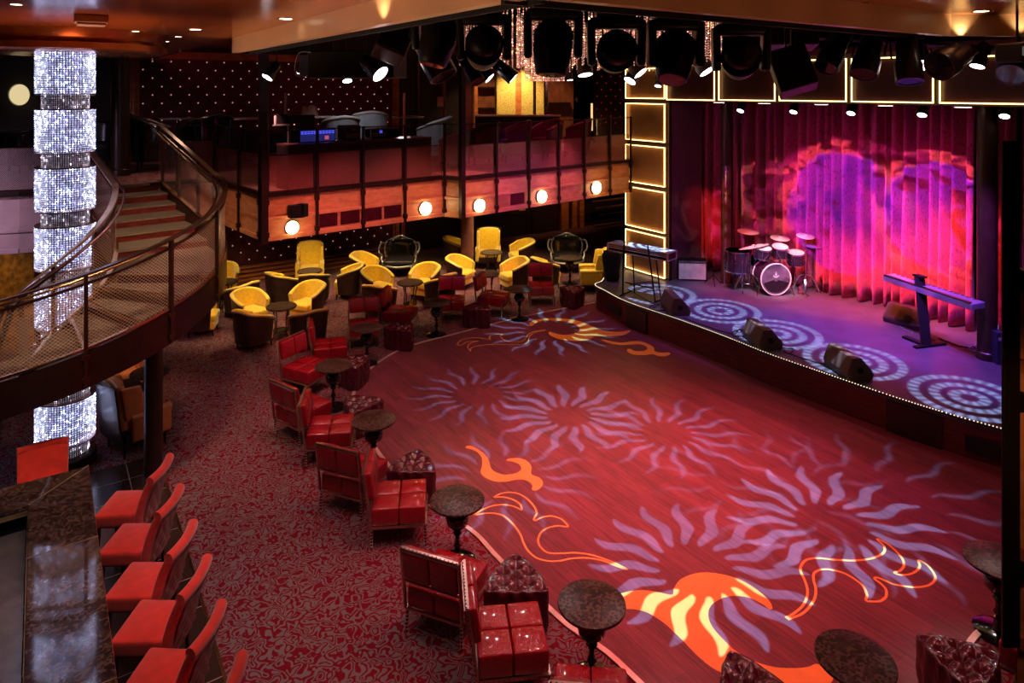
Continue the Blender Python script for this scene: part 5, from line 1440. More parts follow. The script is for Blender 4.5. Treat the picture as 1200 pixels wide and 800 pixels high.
lamp(602, 92, 7.4, .08, -.24, .02, M_lamp_w, 'wider can angled right under the pink crystals, second of two')
lamp(686, 88, 9.6, .11, -.03, .06, M_lamp_p, 'round glowing lamp at the tip of the pink crystal tail')
lamp(668, 94, 10.5, .05, -.02, .04, M_lamp_w, 'tiny white lamp left of the glowing one below the crystals')
lamp(751, 86, 9.2, .11, -.16, .10, M_lamp_p, 'pink-white lamp in the pair above the first light panel, upper one')
lamp(738, 95, 9.3, .09, .14, .10, M_lamp_w, 'warm lamp in the pair above the first light panel, lower one')
lamp(771, 101, 9.5, .05, .06, .08, M_lamp_b, 'small blue lamp in front of the top panel of the lit pier')
lamp(794, 93, 9.2, .06, -.04, .08, M_lamp_w, 'small white lamp in front of the first header panel')
lamp(829, 84, 8.6, .11, -.12, .10, M_lamp_p, 'pink-white lamp hanging between two header panels')
lamp(935, 80, 8.2, .10, -.10, .12, M_lamp_p, 'pink lamp tucked beside the slanted black loudspeaker')
lamp(1080, 77, 7.6, .11, .04, .14, M_lamp_p, 'strong pink-white lamp near the wide header panel')
lamp(1145, 78, 7.6, .08, .10, .04, M_lamp_p, 'slit-like pink lamp at the stage-side end of the rig', .3)
for px0, py0, px1, py1, Y, r, lab in ((988, 38, 968, 80, 7.4, .13, 'dark profile spotlight slanting down-left, with purple sheen'), (1022, 44, 1012, 88, 7.2, .14, 'dark profile spotlight hanging beside the slanted purple one'),
        (1062, 44, 1066, 96, 7.0, .13, 'dark profile spotlight pointing straight down near the stage end'), (1128, 60, 1100, 78, 7.0, .16, 'dark bulky spotlight facing the header at the stage end'), (1195, 64, 1185, 88, 7.0, .14, 'dark spotlight at the right end of the rig'),
        (490, 34, 520, 90, 7.4, .16, 'dark tapered moving light hanging left of the big row'), (540, 62, 560, 96, 7.0, .08, 'thin dark can crossing below the second moving head')):
    a, b = atY(px0, py0, Y + .15), atY(px1, py1, Y); can(lab, a, b, r, mat('dark_lens', (.03,.02,.04), .05), m=mat('rig_violet', (.03,.02,.035), .3))
# projector, loudspeakers
p = atY(418, 76, 9.3); t = thing('projector', 'large black projector hanging under the recess with a white cable', 'projector', (p.x, p.y, p.z), rad(-8))
mb = MB().box((.02, 0, 0), (1.18, .60, .36)); build('case', mb, M_black_wall, t, bevel=.02)
mb = MB().box((-.62, -.12, -.02), (.14, .30, .26)); build('rear_panel', mb, mat('proj_blue', (.05,.07,.16), .4), t)
mb = MB().tube(catmull([(-.50, -.32, .16), (-.66, -.32, .15), (-.72, -.32, 0), (-.70, -.32, -.14), (-.58, -.32, -.16)], 6), .010, 6); build('cable', mb, M_white, t, smooth=180)
mb = MB()
for x in (-.35, .35): mb.tube([(x, 0, .17), (x, 0, .75)], .02, 8)
build('hanger', mb, M_rig, t)
def pa(lab, px, py, Y, size, rx, rz, ry=0):
    p = atY(px, py, Y); t = thing('loudspeaker', lab, 'speaker', p); R = Matrix.Rotation(rad(rz), 4, 'Z') @ Matrix.Rotation(rad(rx), 4, 'X') @ Matrix.Rotation(rad(ry), 4, 'Y')
    build('cabinet', MB().box((0, 0, 0), size, R=R), mat('speaker_brown', (.03,.010,.008), .45), t, bevel=.02)
    build('grille', MB().box(tuple(R @ Vector((0, -size[1]/2 - .005, 0))), (size[0]*.9, .012, size[2]*.9), R=R), mat('speaker_grille', (.035,.012,.010), .6), t)
    build('bracket', MB().tube([(0, 0, size[2]*.3), (0, 0, ZR - p.z)], .02, 8), M_rig, t)
pa('brown box loudspeaker tilted below the pale soffit', 462, 46, 8.0, (.36, .30, .50), -25, 25, 25)
pa('slanted black loudspeaker covering the header panels, its lower half', 928, 83, 7.6, (.40, .34, .48), -15, -20, -18)
pa('wide dark loudspeaker above the slanted one near the header', 925, 40, 8.7, (.62, .40, .36), -10, -12, 0)
pa('dark box loudspeaker in the corner of the light recess', 470, 24, 8.6, (.5, .35, .35), -5, 20, 0)
p = atY(1192, 62, 6.9); t = thing('spotlight_lens_hood', 'dark fixture with a pale grey glass face at the right end of the rig', 'stage light', p)
build('housing', MB().box((0, 0, 0), (.24, .3, .2), .3), M_rig, t, bevel=.02); build('glass_face', MB().box((-.01, -.165, .01), (.14, .02, .09), .3), mat('face_grey', (.25,.28,.25), .2, emit=(.5,.55,.5), es=.12), t); build('hanger', MB().tube([(0,0,.1),(0,0,ZR - p.z)], .012, 6), M_rig, t)

# ---- round pink crystal chandelier behind the moving heads
pc = thing('crystal_chandelier', 'wide pink-orange crystal chandelier glittering behind the row of moving heads', 'chandelier', (1.02, 9.3, 0))
r0 = 1.62
def ring_tier(r, z1, z0, n, wv=.0):
    mb = MB(); rnd = random.Random(int(r * 100))
    for k in range(n):
        a = 2*PI*k/n + rnd.uniform(-.005, .005); zz0 = z0 + (wv * rnd.random()); x, y = r*math.cos(a), r*math.sin(a); nb = int((z1 - zz0) / .034)
        for j in range(nb):
            z = z1 - (j + .5) * .034; w = .011; h = .015
            vs = [(x, y, z+h), (x, y, z-h)] + [(x + w*math.cos(a+q), y + w*math.sin(a+q), z) for q in (0, PI/2, PI, 3*PI/2)]
            mb.add(vs, [(0,2,3),(0,3,4),(0,4,5),(0,5,2),(1,3,2),(1,4,3),(1,5,4),(1,2,5)])
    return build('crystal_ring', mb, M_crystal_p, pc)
ring_tier(1.72, 6.20, 5.50, 120, .06); ring_tier(1.30, 6.20, 5.46, 84, .05); ring_tier(.95, 6.2, 5.44, 54, .05)
mb = MB(Matrix.Translation((-.58, 0, 0))); crystal_l = None
for (r_, n_) in ((.26, 30), (.18, 20)):
    for k in range(n_):
        a = 2*PI*k/n_; x, y = r_*math.cos(a), r_*math.sin(a)
        for j in range(int(.62/.034)):
            z = 5.92 - (j+.5)*.034; w = .011; h = .015
            vs = [(x, y, z+h), (x, y, z-h)] + [(x + w*math.cos(a+q), y + w*math.sin(a+q), z) for q in (0, PI/2, PI, 3*PI/2)]
            mb.add(vs, [(0,2,3),(0,3,4),(0,4,5),(0,5,2),(1,3,2),(1,4,3),(1,5,4),(1,2,5)])
build('crystal_tail', mb, M_crystal_p, pc)
mb = MB(); 
for r_ in (1.72, 1.30, .95): mb.lathe([(r_-.03, 6.2), (r_+.03, 6.2), (r_+.03, 6.26), (r_-.03, 6.26), (r_-.03, 6.2)], 64)
mb.box((0, 0, 6.28), (3.3, .06, .05)); mb.box((0, 0, 6.28), (.06, 3.3, .05)); mb.cyl((0,0,6.28), (0,0,ZR), .03); build('frame', mb, M_rose, pc)
# orange-lit bulkhead strips behind the rig
def strip(px0, px1, py0, py1, Y, m, name='wall_bulkhead'):
    a, b = atY(px0, py0, Y), atY(px1, py1, Y); S(name, MB().box(((a.x+b.x)/2, Y, (a.z+b.z)/2), (abs(b.x-a.x), .08, abs(a.z-b.z))), m)
M_bulk = mat('bulkhead_salmon', (.48,.20,.13), .5, emit=(1, .3, .18), es=.0)

# ---- sconces and small fixtures on the fascia
for i, (px, py, lab) in enumerate(((341, 266, 'round glowing wall lamp under the small black spotlight box'), (497, 244, 'round glowing wall lamp next to the jog in the balcony'), (560, 240.5, 'round glowing wall lamp on the first pink fascia panel'), (633, 230, 'round glowing wall lamp in the middle of the pink fascia'), (697, 219.5, 'round glowing wall lamp nearest the lit stage pier'))):
    a_, d_ = (P311, (P519 - P311).normalized()) if px < 525 else (P540, (P737 - P540).normalized())
    p = hit(px, a_, d_); n = Vector((d_.y, -d_.x, 0)); z = zof(py, p.y); r_ = 7.4 / F * p.y * (1 if px < 600 else .95)
    t = thing('wall_sconce', lab, 'wall lamp', (p.x + n.x*.01, p.y + n.y*.01, z)); t['group'] = 'round wall lamps on the balcony face'
    R = n.to_track_quat('Z', 'Y').to_matrix().to_4x4()
    build('backplate', MB(R).lathe([(r_*1.05, 0), (r_*1.1, .02), (r_*1.05, .035), (0, .035)], 32), M_bronze, t, smooth=40)
    build('glass', MB(R).lathe([(r_*1.02, .03), (r_*1.0, .07), (r_*.8, .095), (r_*.4, .105), (0, .108)], 32), M_sconce, t, smooth=180)
p = hit(343, P311, (P519 - P311).normalized()); t = thing('small_spotlight', 'small black spotlight box fixed above a round wall lamp on the balcony face', 'stage light', (p.x + .10, p.y - .13, zof(246, p.y)), rad(39))
build('housing', MB().box((0, 0, 0), (.24, .18, .22)), M_blackm, t, bevel=.01); build('barn_door', MB().box((.10, -.06, .02), (.10, .16, .22), .4), M_blackm, t); build('bracket', MB().box((0, .10, 0), (.06, .06, .06)), M_blackm, t)
# small spots under the stage header
for i, (px, py, fl) in enumerate(((835, 122, 1), (889, 123, 1), (957, 124.5, 1), (1034, 126, 1), (1127, 127, 1))):
    q = qa(px); q = q + Vector((.25, .35, 0)); t = thing('header_wash_spotlight', ('round pink-white wash light under the header, %s' % ('first from the lit pier', 'second from the lit pier', 'middle one of five', 'fourth from the lit pier', 'last before the thick column')[i]), 'stage light', (q.x, q.y, 4.93)); t['group'] = 'round wash lights under the stage header'
    build('housing', MB().lathe([(.12, -.03), (.15, 0), (.15, .06), (0, .06)], 24), M_rig, t, smooth=40)
    mb = MB().lathe([(0, -.034), (.13, -.034)], 20); build('lens', mb, emis('wash_lens', (1, .70, .66), 7.0), t)
for i, (px, py) in enumerate(((855, 130), (919, 131.5), (989, 133), (1076, 135), (1178, 136.5))):
    q = qa(px) + Vector((.45, .65, 0)); z = zof(py, q.y); b = Vector((q.x, q.y, z)); a = b + Vector((.10, .10, .20))
    t = can(('small black lit can under the header, %s' % ('next to the slim column', 'second after the slim column', 'above the middle curtain folds', 'above the digital piano side', 'past the thick column')[i]), a, b, .085, M_lamp_w, m=M_blackm); t['group'] = 'small cans under the stage header'
# ================================================================== UPPER DECK
def U(px, Y): return Vector(((px - 600) / F * Y, Y, ZD))
# round mirror lamp far left
p = atY(23, 111, 16.0); t = thing('round_mirror', 'round glowing cream mirror disc with a sparkling rim beyond the crystal column', 'mirror', p)
R = Matrix.Rotation(rad(90), 4, 'X')
build('disc', MB(R).lathe([(.0, .02), (.23, .02), (.24, 0), (0, 0)], 40), emis('mirror_glow', (1.0, .80, .42), .75), t)
mb = MB(R)
for k in range(36): a = 2*PI*k/36; mb.sphere((.262*math.cos(a), .262*math.sin(a), .02), .022, 6)
build('beaded_rim', mb, M_silver, t); build('mount', MB().box((0, .9, 0), (.06, 1.8, .06)), M_black_wall, t)
# dark lounge chairs seen over the railing
M_pale = mat('pale_leather', (.26,.28,.30), .5); M_drk = mat('dark_blue_leather', (.012,.012,.016), .3)
tall = tub_chair('large glossy black curved lounge chair on the upper deck behind the stair head', M_black, M_drk, 'lounge_chair', M_black); tall.location = U(180, 15.6); tall.rotation_euler = (0, 0, rad(20)); tall.scale = (1.35, 1.35, 1.5)
o = dup(tall, 'large black curved lounge chair on the upper deck right of the stair head', U(242, 15.8), rad(150)); o.scale = (1.4, 1.4, 1.5)
o = dup(tall, 'black lounge chair on the upper deck just behind the crystal column', U(112, 16.4), rad(-60)); o.scale = (1.1, 1.1, 1.25)
tall['group'] = 'dark lounge chairs on the upper deck'
for (px, Y, a, lab) in ((-34, 14.6, 30, 'dark chair behind the pinkish mesh railing, nearest the frame edge'), (30, 15.2, 150, 'dark chair behind the pinkish mesh railing beside the crystal column')):
    o = dup(tall, lab, U(px, Y), rad(a)); o.scale = (.95, .95, 1.1)
pale = tub_chair('pale grey curved chair back behind the lighting console', M_pale, M_grey, 'tub_armchair'); pale.location = U(398, 17.2); pale.rotation_euler = (0, 0, rad(120)); pale.scale = (1.25, 1.25, 1.4)
for (px, Y, a, s, lab) in ((432, 18.6, 110, 1.35, 'second pale curved chair back beyond the first behind the console'), (508, 17.2, 170, 1.25, 'pale-rimmed curved chair in the dark gap left of the red column'), (532, 16.0, 160, .95, 'small grey-blue chair just left of the red column')):
    o = dup(pale, lab, U(px, Y), rad(a)); o.scale = (s, s, s * 1.1)
M_redc = mat('dark_red_leather', (.16,.008,.014), .35)
rc = tub_chair('rounded chair back with violet sheen behind the long railing, next to the red column', M_redc, M_redc, 'lounge_chair', M_redc)
for i, (px, Y, lab) in enumerate(((566, 16.7, 0), (604, 17.3, 'rounded chair back behind the long railing, second from the red column'), (640, 17.9, 'rounded chair back behind the long railing, third from the red column'), (676, 18.6, 'rounded dark red chair near the end of the gold bar display'))):
    o = rc if i == 0 else dup(rc, lab, U(px, Y)); o.location = U(px, Y); o.rotation_euler = (0, 0, rad((200, 190, 215, 170)[i]))
    o.scale = (1.1, 1.1, 1.25)
# low round tables with pale tops
def deck_table(label):
    t = thing('lounge_table', label, 'table')
    build('table_top', MB().lathe([(0, .70), (.42, .70), (.43, .715), (.42, .73), (0, .73)], 40), mat('pale_stone', (.40,.36,.30), .2), t, smooth=40)
    build('pedestal', MB().lathe([(.22, 0), (.20, .02), (.04, .04), (.035, .68), (.12, .70)], 24), M_black, t, smooth=40); return t
sp_ = deck_table('x')
spread(sp_, [(*U(208, 17.6), 0, 'pale-topped table between two big black lounge chairs on the upper deck'), (*U(375, 18.6), 0, 'pale-topped table in front of the upper buttoned wall, behind the blue screens'), (*U(478, 18.4), 0, 'pale-topped table behind the console near the slim pink pole'), (*U(286, 17.4), 0, 'pale-topped table right of the black lounge chairs, by the grey column')], 'lounge tables on the upper deck')
for o in list(bpy.data.objects):
    if o.name.startswith('lounge_table'): o.scale = (1, 1, 1.5)
# ---- lighting console desk
a = P311 + Vector((.12, .42, 0)); b = P519 + Vector((-.42, .12, 0)); d = (b - a).normalized(); L = (b - a).length; c = (a + b) / 2; az = math.atan2(d.y, d.x)
t = thing('console_desk', 'long dark red desk behind the mesh railing carrying the screens', 'desk', (c.x, c.y + .12, ZD), az)
build('desk_top', MB().box((0, 0, .80), (L, .55, .04)), mat('desk_dark', (.10,.03,.028), .35), t, bevel=.008)
build('modesty_panel', MB().box((0, -.24, .40), (L, .03, .78)), mat('desk_red', (.040,.006,.006), .5), t)
for s in (-1, 1): build('side_panel', MB().box((s * (L/2 - .02), 0, .40), (.04, .5, .78)), M_dark, t)
def desk(px, off=.0): # point on the desk along the sight line
    p = hit(px, c + Vector((0, .12, 0)) + Vector((-d.y, d.x, 0)) * off, d); return Vector((p.x, p.y, ZD + .82))
for i, (px, lab, sc_) in enumerate(((362, 'blue-lit console screen, the one split by a railing post', 1), (383, 'blue-lit console screen with a coloured picture block, next to the printer', 1))):
    p = desk(px, .05); t = thing('console_screen', lab, 'screen', p, az); t['group'] = 'blue console screens'
    build('housing', MB().box((0, .03, .12), (.37, .04, .26)), M_blackm, t, bevel=.006)
    sc1 = build('display', MB().box((0, .006, .12), (.33, .006, .21)), mat('scr_dark', (.01,.01,.05), .2, emit=(.05,.05,.35), es=.35), t)
    mb = MB()
    for r_ in range(2):
        for k in range(5): mb.box((-.13 + k*.065, .001, .195 - r_*.032), (.052, .004, .020))
    build('display_buttons', mb, M_screen, sc1)
    if i: build('display_picture', MB().box((.0, .001, .075), (.08, .004, .07)), emis('scr_red', (.8,.12,.2), .8), sc1)
    build('stand', MB().box((0, .03, .0), (.16, .12, .012)), M_blackm, t)
p = desk(409, .1); t = thing('equipment_box', 'dark red box with a pale printed label on the console desk', 'box', p, az)
build('box', MB().box((0, 0, .15), (.36, .26, .28)), mat('box_red', (.07,.014,.012), .5), t, bevel=.008)
lb = build('label_plate', MB().box((0.01, -.133, .09), (.28, .006, .085)), mat('label_salmon', (.45,.20,.14), .5), t)
build('small_square', MB().box((.02, -.133, .20), (.04, .006, .04)), mat('label_salmon', (.45,.20,.14), .5), t)
mb = MB(); x = -.10                       # dark handwriting-like letters on the label: Quiet Cafe
def letters(txt, x0, z0, h, parent, m, y=-.137):
    cu = bpy.data.curves.new('lettering', 'FONT'); cu.body = txt; cu.size = h; cu.extrude = .0008; o = bpy.data.objects.new('lettering', cu); COL.objects.link(o)
    dg = bpy.context.evaluated_depsgraph_get(); me = bpy.data.meshes.new_from_object(o.evaluated_get(dg)); bpy.data.objects.remove(o)
    me.materials.clear(); me.materials.append(m); o = bpy.data.objects.new('lettering', me); COL.objects.link(o); o.parent = parent; o.location = (x0, y, z0); o.rotation_euler = (rad(90), 0, 0); return o
letters('Quiet Cafe', -.115, .068, .056, lb, M_blackm)
for px, y0, y1, Y, lab in ((334.5, 109, 170, 13.2, 'slim pinkish vertical pole on the console desk beside the monitor arm'), (473.5, 109, 150, 14.6, 'slim pink vertical pole at the far end of the console desk')):
    p = atY(px, y0, Y); zb_ = ZD; t = thing('slim_pole', lab, 'pole', (p.x, p.y, zb_)); t['group'] = 'slim poles by the console'
    build('tube', MB().tube([(0, 0, 0), (0, 0, p.z - zb_)], .026, 12), mat('pole_pink', (.60,.36,.36), .35), t, smooth=60); build('foot', MB().lathe([(0,0),(.12,0),(.12,.015),(0,.02)], 20), M_blackm, t)
p = desk(330, .12); t = thing('monitor_arm', 'grey L-shaped monitor bracket beside the slim pole', 'bracket', p, az)
build('bracket', MB().box((-.12, 0, .42), (.03, .04, .18)).box((.02, 0, .34), (.30, .04, .03)).box((.14, .02, .17), (.03, .03, .34)), M_white, t)
build('monitor', MB().box((.02, .06, .42), (.26, .03, .22)), M_blackm, t, bevel=.006)
p = desk(350, .25); t = thing('audio_rack', 'dark equipment rack with small green and blue lights behind the screens', 'rack', p, az)
build('cabinet', MB().box((0, 0, .25), (.50, .30, .50)), M_blackm, t, bevel=.008); 
for k, (x, z, c_) in enumerate(((.06, .16, (.1,.4,1)), (.14, .17, (.1,1,.5)), (-.16, .34, (1,.25,.15)), (-.16, .24, (1,.25,.15)))): build('indicator_light', MB().sphere((x, -.155, z), .010, 8), emis('ind%d' % k, c_, 4.0), t)
p = desk(321, .35); t = thing('paper_bag', 'crumpled pale bag standing on a table behind the screens', 'bag', U(363, 18.6) + Vector((0, 0, 1.095)))
def pf(q): return (q.x * (1.1 - q.z * 1.2), q.y, q.z + .04 * math.sin(q.x * 22))
build('bag', MB().rbox((0, 0, .13), (.34, .24, .26), .03, 5, fn=pf), mat('bag_tan', (.24,.15,.11), .7), t, smooth=40); build('ribbon', MB().sphere((0, -.11, .20), .035, 8), mat('ribbon_red', (.5,.05,.05), .5), t)
p = desk(448, .15); t = thing('mixing_desk', 'black control desk with a blue light and small levers by the slim pink pole', 'console', p, az)
build('body', MB().box((0, 0, .10), (.60, .34, .18)), M_blackm, t, bevel=.01); build('screen', MB().box((-.14, -.175, .14), (.06, .006, .05)), M_screen, t)
mb = MB()
for k in range(14): mb.box((-.22 + k*.035, .0, .20), (.01, .03, .02))
build('faders', mb, M_grey, t)
p = desk(437, -.12); t = thing('cable_tray', 'pale wire frame bracket standing at the railing in front of the dark desk', 'frame', p, az)
mb = MB().tube([(-.05, 0, .26), (-.05, 0, 0)], .010, 6).tube([(-.05, 0, .11), (.32, 0, .11)], .010, 6).tube([(-.05, 0, .07), (.32, 0, .07)], .008, 6).tube([(.18, 0, .11), (.16, 0, .26)], .006, 6); build('wire_frame', mb, M_silver, t)
# ---- back bar: wood panels, gold mosaic pillars and counter
def slab(name, px0, px1, z0, z1, Y, m, th=.12, **k):
    x0, x1 = (px0 - 600) / F * Y, (px1 - 600) / F * Y
    return S(name, MB().box(((x0 + x1) / 2, Y, (z0 + z1) / 2), (x1 - x0, th, z1 - z0)), m, **k)
YB = 23.2
slab('wall_bar_back', 552, 672, ZD, ZR, YB + .2, M_wood)
slab('wall_mosaic_pillar', 582, 604, ZD, 6.5, YB, M_mosaic, .3); slab('wall_mosaic_pillar', 611, 624.5, ZD, 6.5, YB, M_mosaic, .3); slab('wall_mosaic_pillar', 628, 637, ZD, 6.5, YB, M_mosaic, .3)
slab('trim_11', 604, 611, ZD, 6.5, YB + .02, M_frame, .2)
slab('trim_12', 639, 642, ZD, 6.5, YB - .1, M_chrome, .1); slab('trim_13', 624.8, 627, ZD, 6.5, YB - .1, M_bronze, .1); slab('trim_14', 556, 560, ZD, 6.5, YB - .05, M_frame, .2); slab('trim_15', 580, 582, ZD, 6.5, YB - .05, M_bronze_d, .3)
for z in (4.55, 5.25): slab('trim_16', 560, 580, z, z + .05, YB + .05, M_bronze_d, .25)
slab('trim_17', 643, 668, 4.72, 4.78, YB + .05, M_bronze_d, .25)
t = thing('back_bar_counter', 'long dark bar counter with a pale top edge in front of the gold mosaic pillars', 'bar', U(606, 19.6))
Lc = (656 - 556) / F * 19.6
build('counter_top', MB().box((0, 0, 1.07), (Lc, .6, .05)), mat('counter_pale', (.45,.36,.28), .2), t, bevel=.01); build('counter_front', MB().box((0, .05, .52), (Lc - .05, .5, 1.04)), M_dark, t); build('foot_rail', MB().tube([(-Lc/2, -.33, .2), (Lc/2, -.33, .2)], .02, 8), M_brass, t)
# dark doors and frames between the buttoned wall and the red column
slab('door_2', 482, 498, ZD, 5.6, 22.6, mat('door_black', (.012,.008,.007), .3), .1)
slab('trim_18', 474, 476, ZD, 6.2, 22.4, M_wood, .1); slab('trim_19', 490, 491.5, ZD, 6.2, 22.3, M_bronze, .1); slab('trim_20', 519, 522, ZD, 6.2, 22.4, M_wood, .1)
a = atY(516, 119, 20.0); t = thing('notice_sheet', 'small pinkish paper notice hanging in the dark doorway left of the red column', 'notice', a)
build('sheet', MB().box((0, 0, 0), (.17, .004, .28)), mat('paper_pink', (.45,.24,.20), .7), t); build('wall_mount', MB().box((0, 1.2, 0), (.04, 2.4, .04)), M_black_wall, t)
a = atY(676, 117, 22.0); t = thing('wall_switch', 'small pale oval wall plate in the dark stretch right of the gold pillars', 'switch', a); build('plate', MB().box((0, 0, 0), (.08, .02, .14)), M_grey, t, bevel=.008); build('mount', MB().box((0, .5, 0), (.02, 1, .02)), M_black_wall, t)
# buttoned dark wall at the far right of the upper deck
mb = MB(); a, b = U(697, 23.5), U(735, 22.5); d2 = (b - a).normalized(); n2 = Vector((d2.y, -d2.x, 0))
S('wall_tufted_side', MB().box(((a.x+b.x)/2, (a.y+b.y)/2 + .1, 5.0), ((b-a).length, .1, 3.2), math.atan2(d2.y, d2.x)), mat('tuft_dark', (.03,.004,.006), .6))
mb = MB()
for i in range(6):
    for j in range(9):
        if (i + j) % 2: continue
        q = a + d2 * (.1 + i * .2) + n2 * .0; mb.sphere((q.x, q.y + .03, 4.1 + j * .22), .028, 6)
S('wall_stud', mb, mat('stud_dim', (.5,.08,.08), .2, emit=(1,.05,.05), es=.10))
a = U(693.5, 19.0); S('trim_21', MB().box((a.x, a.y, 4.45), (.05, .05, .75)), emis('amber_strip', (1, .6, .25), 1.2))
# ================================================================== LIGHT AND CAMERA
def aim(o, tgt):
    d = Vector(tgt) - o.location; o.rotation_euler = d.to_track_quat('-Z', 'Y').to_euler()
def spot(loc, tgt, col, W, ang=60, blend=.6, r=.05, name='spot_light'):
    l = bpy.data.lights.new(name, 'SPOT'); l.color = col; l.energy = W; l.spot_size = rad(ang); l.spot_blend = blend; l.shadow_soft_size = r
    o = bpy.data.objects.new(name, l); COL.objects.link(o); o.location = loc; aim(o, tgt); return o
def point(loc, col, W, r=.1):
    l = bpy.data.lights.new('point_light', 'POINT'); l.color = col; l.energy = W; l.shadow_soft_size = r
    o = bpy.data.objects.new('point_light', l); COL.objects.link(o); o.location = loc; return o
def gobo(o, fn):
    """shape a lamp's beam with a stencil: fn(node tools, x/z, y/z) -> 0..1 strength"""
    l = o.data; l.use_nodes = True; t = NT(l.node_tree); em = t.n['Emission']
    tc = t.new('ShaderNodeTexCoord'); sp = t.new('ShaderNodeSeparateXYZ'); t.link(tc.outputs['Normal'], sp.inputs[0])
    z = t.m('ABSOLUTE', sp.outputs[2]); u = t.m('DIVIDE', sp.outputs[0], z); v = t.m('DIVIDE', sp.outputs[1], z)
    r = fn(t, u, v)
    if isinstance(r, tuple): t.link(r[1], em.inputs['Color']); r = r[0]
    t.link(r, em.inputs['Strength'])
def polar(t, u, v):
    r = t.m('SQRT', t.m('ADD', t.m('MULTIPLY', u, u), t.m('MULTIPLY', v, v))); a = t.m('ARCTAN2', v, u); return r, a
def g_burst(h, r1=.40, r2=1.15, soft=.03, n=16, rot=0.0):
    def f(t, u, v):
        r, a = polar(t, u, v); R = t.m('MULTIPLY', r, h)
        wob = t.m('MULTIPLY', t.m('SINE', t.m('MULTIPLY', R, 11.0)), t.m('DIVIDE', .040, t.m('MAXIMUM', R, .2)))
        x = t.m('FRACT', t.m('MULTIPLY', t.m('ADD', t.m('ADD', a, rot + 20), wob), n / (2 * PI)))
        d = t.m('ABSOLUTE', t.m('SUBTRACT', x, .5))
        # width tapers at both ends of every ray
        k = t.m('DIVIDE', t.m('SUBTRACT', R, r1), r2 - r1, clamp=True)
        prof = t.m('POWER', t.m('MULTIPLY', t.m('MULTIPLY', k, t.m('SUBTRACT', 1.0, k)), 4.0), .45)
        wid = t.m('MULTIPLY', prof, t.m('DIVIDE', .105, t.m('MAXIMUM', R, .3)))
        wid = t.m('MULTIPLY', wid, 1.95)
        s_ = soft
        return t.ramp(t.m('SUBTRACT', wid, d), 0.0, s_ * 1.6)
    return f
def g_rings(h):
    def f(t, u, v):
        r, a = polar(t, u, v); R = t.m('MULTIPLY', r, h); out = None
        for rr, n in ((.20, 10), (.46, 20), (.74, 30)):
            d = t.m('ABSOLUTE', t.m('SUBTRACT', R, rr)); ring = t.ramp(d, .10, .04)
            dot = t.m('ADD', .62, t.m('MULTIPLY', .38, t.m('SINE', t.m('MULTIPLY', a, float(n)))))
            k = t.m('MULTIPLY', ring, dot); out = k if out is None else t.m('MAXIMUM', out, k)
        return out
    return f
def g_disc(h, r0, r1, sc, lo, hi, seed):
    """a ring or disc (metres at the drape) broken up by marbling"""
    def f(t, u, v):
        r, a = polar(t, u, v); R = t.m('MULTIPLY', r, h)
        cb = t.new('ShaderNodeCombineXYZ'); t.link(u, cb.inputs[0]); t.link(v, cb.inputs[1]); cb.inputs[2].default_value = seed
        n = t.noise(cb.outputs[0], sc, 2.5, .5, 1.2); R = t.m('ADD', R, t.m('MULTIPLY', t.m('SUBTRACT', n, .5), .35))
        k = t.m('MULTIPLY', t.ramp(R, r1 + .015, r1 - .015), t.ramp(R, r0 - .015, r0 + .015) if r0 > 0 else 1.0)
        return t.m('MULTIPLY', k, t.ramp(n, lo, hi))
    return f
def g_swirl(sc=3.2, lo=.46, hi=.52, pink=False, seed=0.0):
    def f(t, u, v):
        cb = t.new('ShaderNodeCombineXYZ'); t.link(u, cb.inputs[0]); t.link(v, cb.inputs[1]); cb.inputs[2].default_value = seed
        n = t.noise(cb.outputs[0], sc, 2.5, .5, 1.4); return t.ramp(n, lo, hi)
    return f

cam = bpy.data.cameras.new('camera'); cam.sensor_width = 36; cam.lens = 36 * F / 1200; cam.shift_y = -(400 - PY) / 1200
cam.clip_start = .05; cam.clip_end = 200
co = bpy.data.objects.new('camera', cam); COL.objects.link(co); co.location = (0, 0, EYE); co.rotation_euler = (rad(90), 0, 0)
SC.camera = co

# ambient of a dark room
w = bpy.data.worlds.new('world'); SC.world = w; w.use_nodes = True
w.node_tree.nodes['Background'].inputs[0].default_value = (.9, .35, .35, 1); w.node_tree.nodes['Background'].inputs[1].default_value = .05

BLUE = (.42, .62, 1.0); CYAN = (.12, .58, 1.0)
RIG = 5.02                      # the beams leave the fixtures just under the rig
# --- gobo heads over the dance floor: (px, py) of each sunburst, strength, softness, inner and outer radius
bursts = [(816, 667, .78, .035, .40, 1.18), (974, 614, .95, .035, .40, 1.25), (1010, 590, .6, .15, .85, 1.8), (667, 487, .62, .05, .33, 1.15), (781, 508, .58, .14, .35, 1.3), (645, 388, .52, .09, .52, 1.5), (592, 560, .55, .18, .5, 1.35), (560, 462, .45, .2, .4, 1.25), (900, 570, .4, .18, .7, 1.7)]
for i, (px, py, W, soft, r1, r2) in enumerate(bursts):
    c = at(px, py, 0.013); hx = min(3.0, max(-2.2, c.x * .8 + .1)); hy = max(6.2, min(13.6, c.y * .95))
    o = spot((hx, hy, RIG), c, CYAN, W * 5600, 40, .05, .012); d = (Vector((hx, hy, RIG)) - c).length
    gobo(o, g_burst(d, r1, r2, soft, rot=i * .4))
# --- ring gobos over the stage front
for px, py in ((772, 345), (844, 364), (910, 391), (1000, 423), (1136, 466)):
    c = at(px, py, .55); q = Vector((c.x - .5, c.y - .6, 4.8)); o = spot(q, c, BLUE, 5000, 26, .05, .012); gobo(o, g_rings((q - c).length))
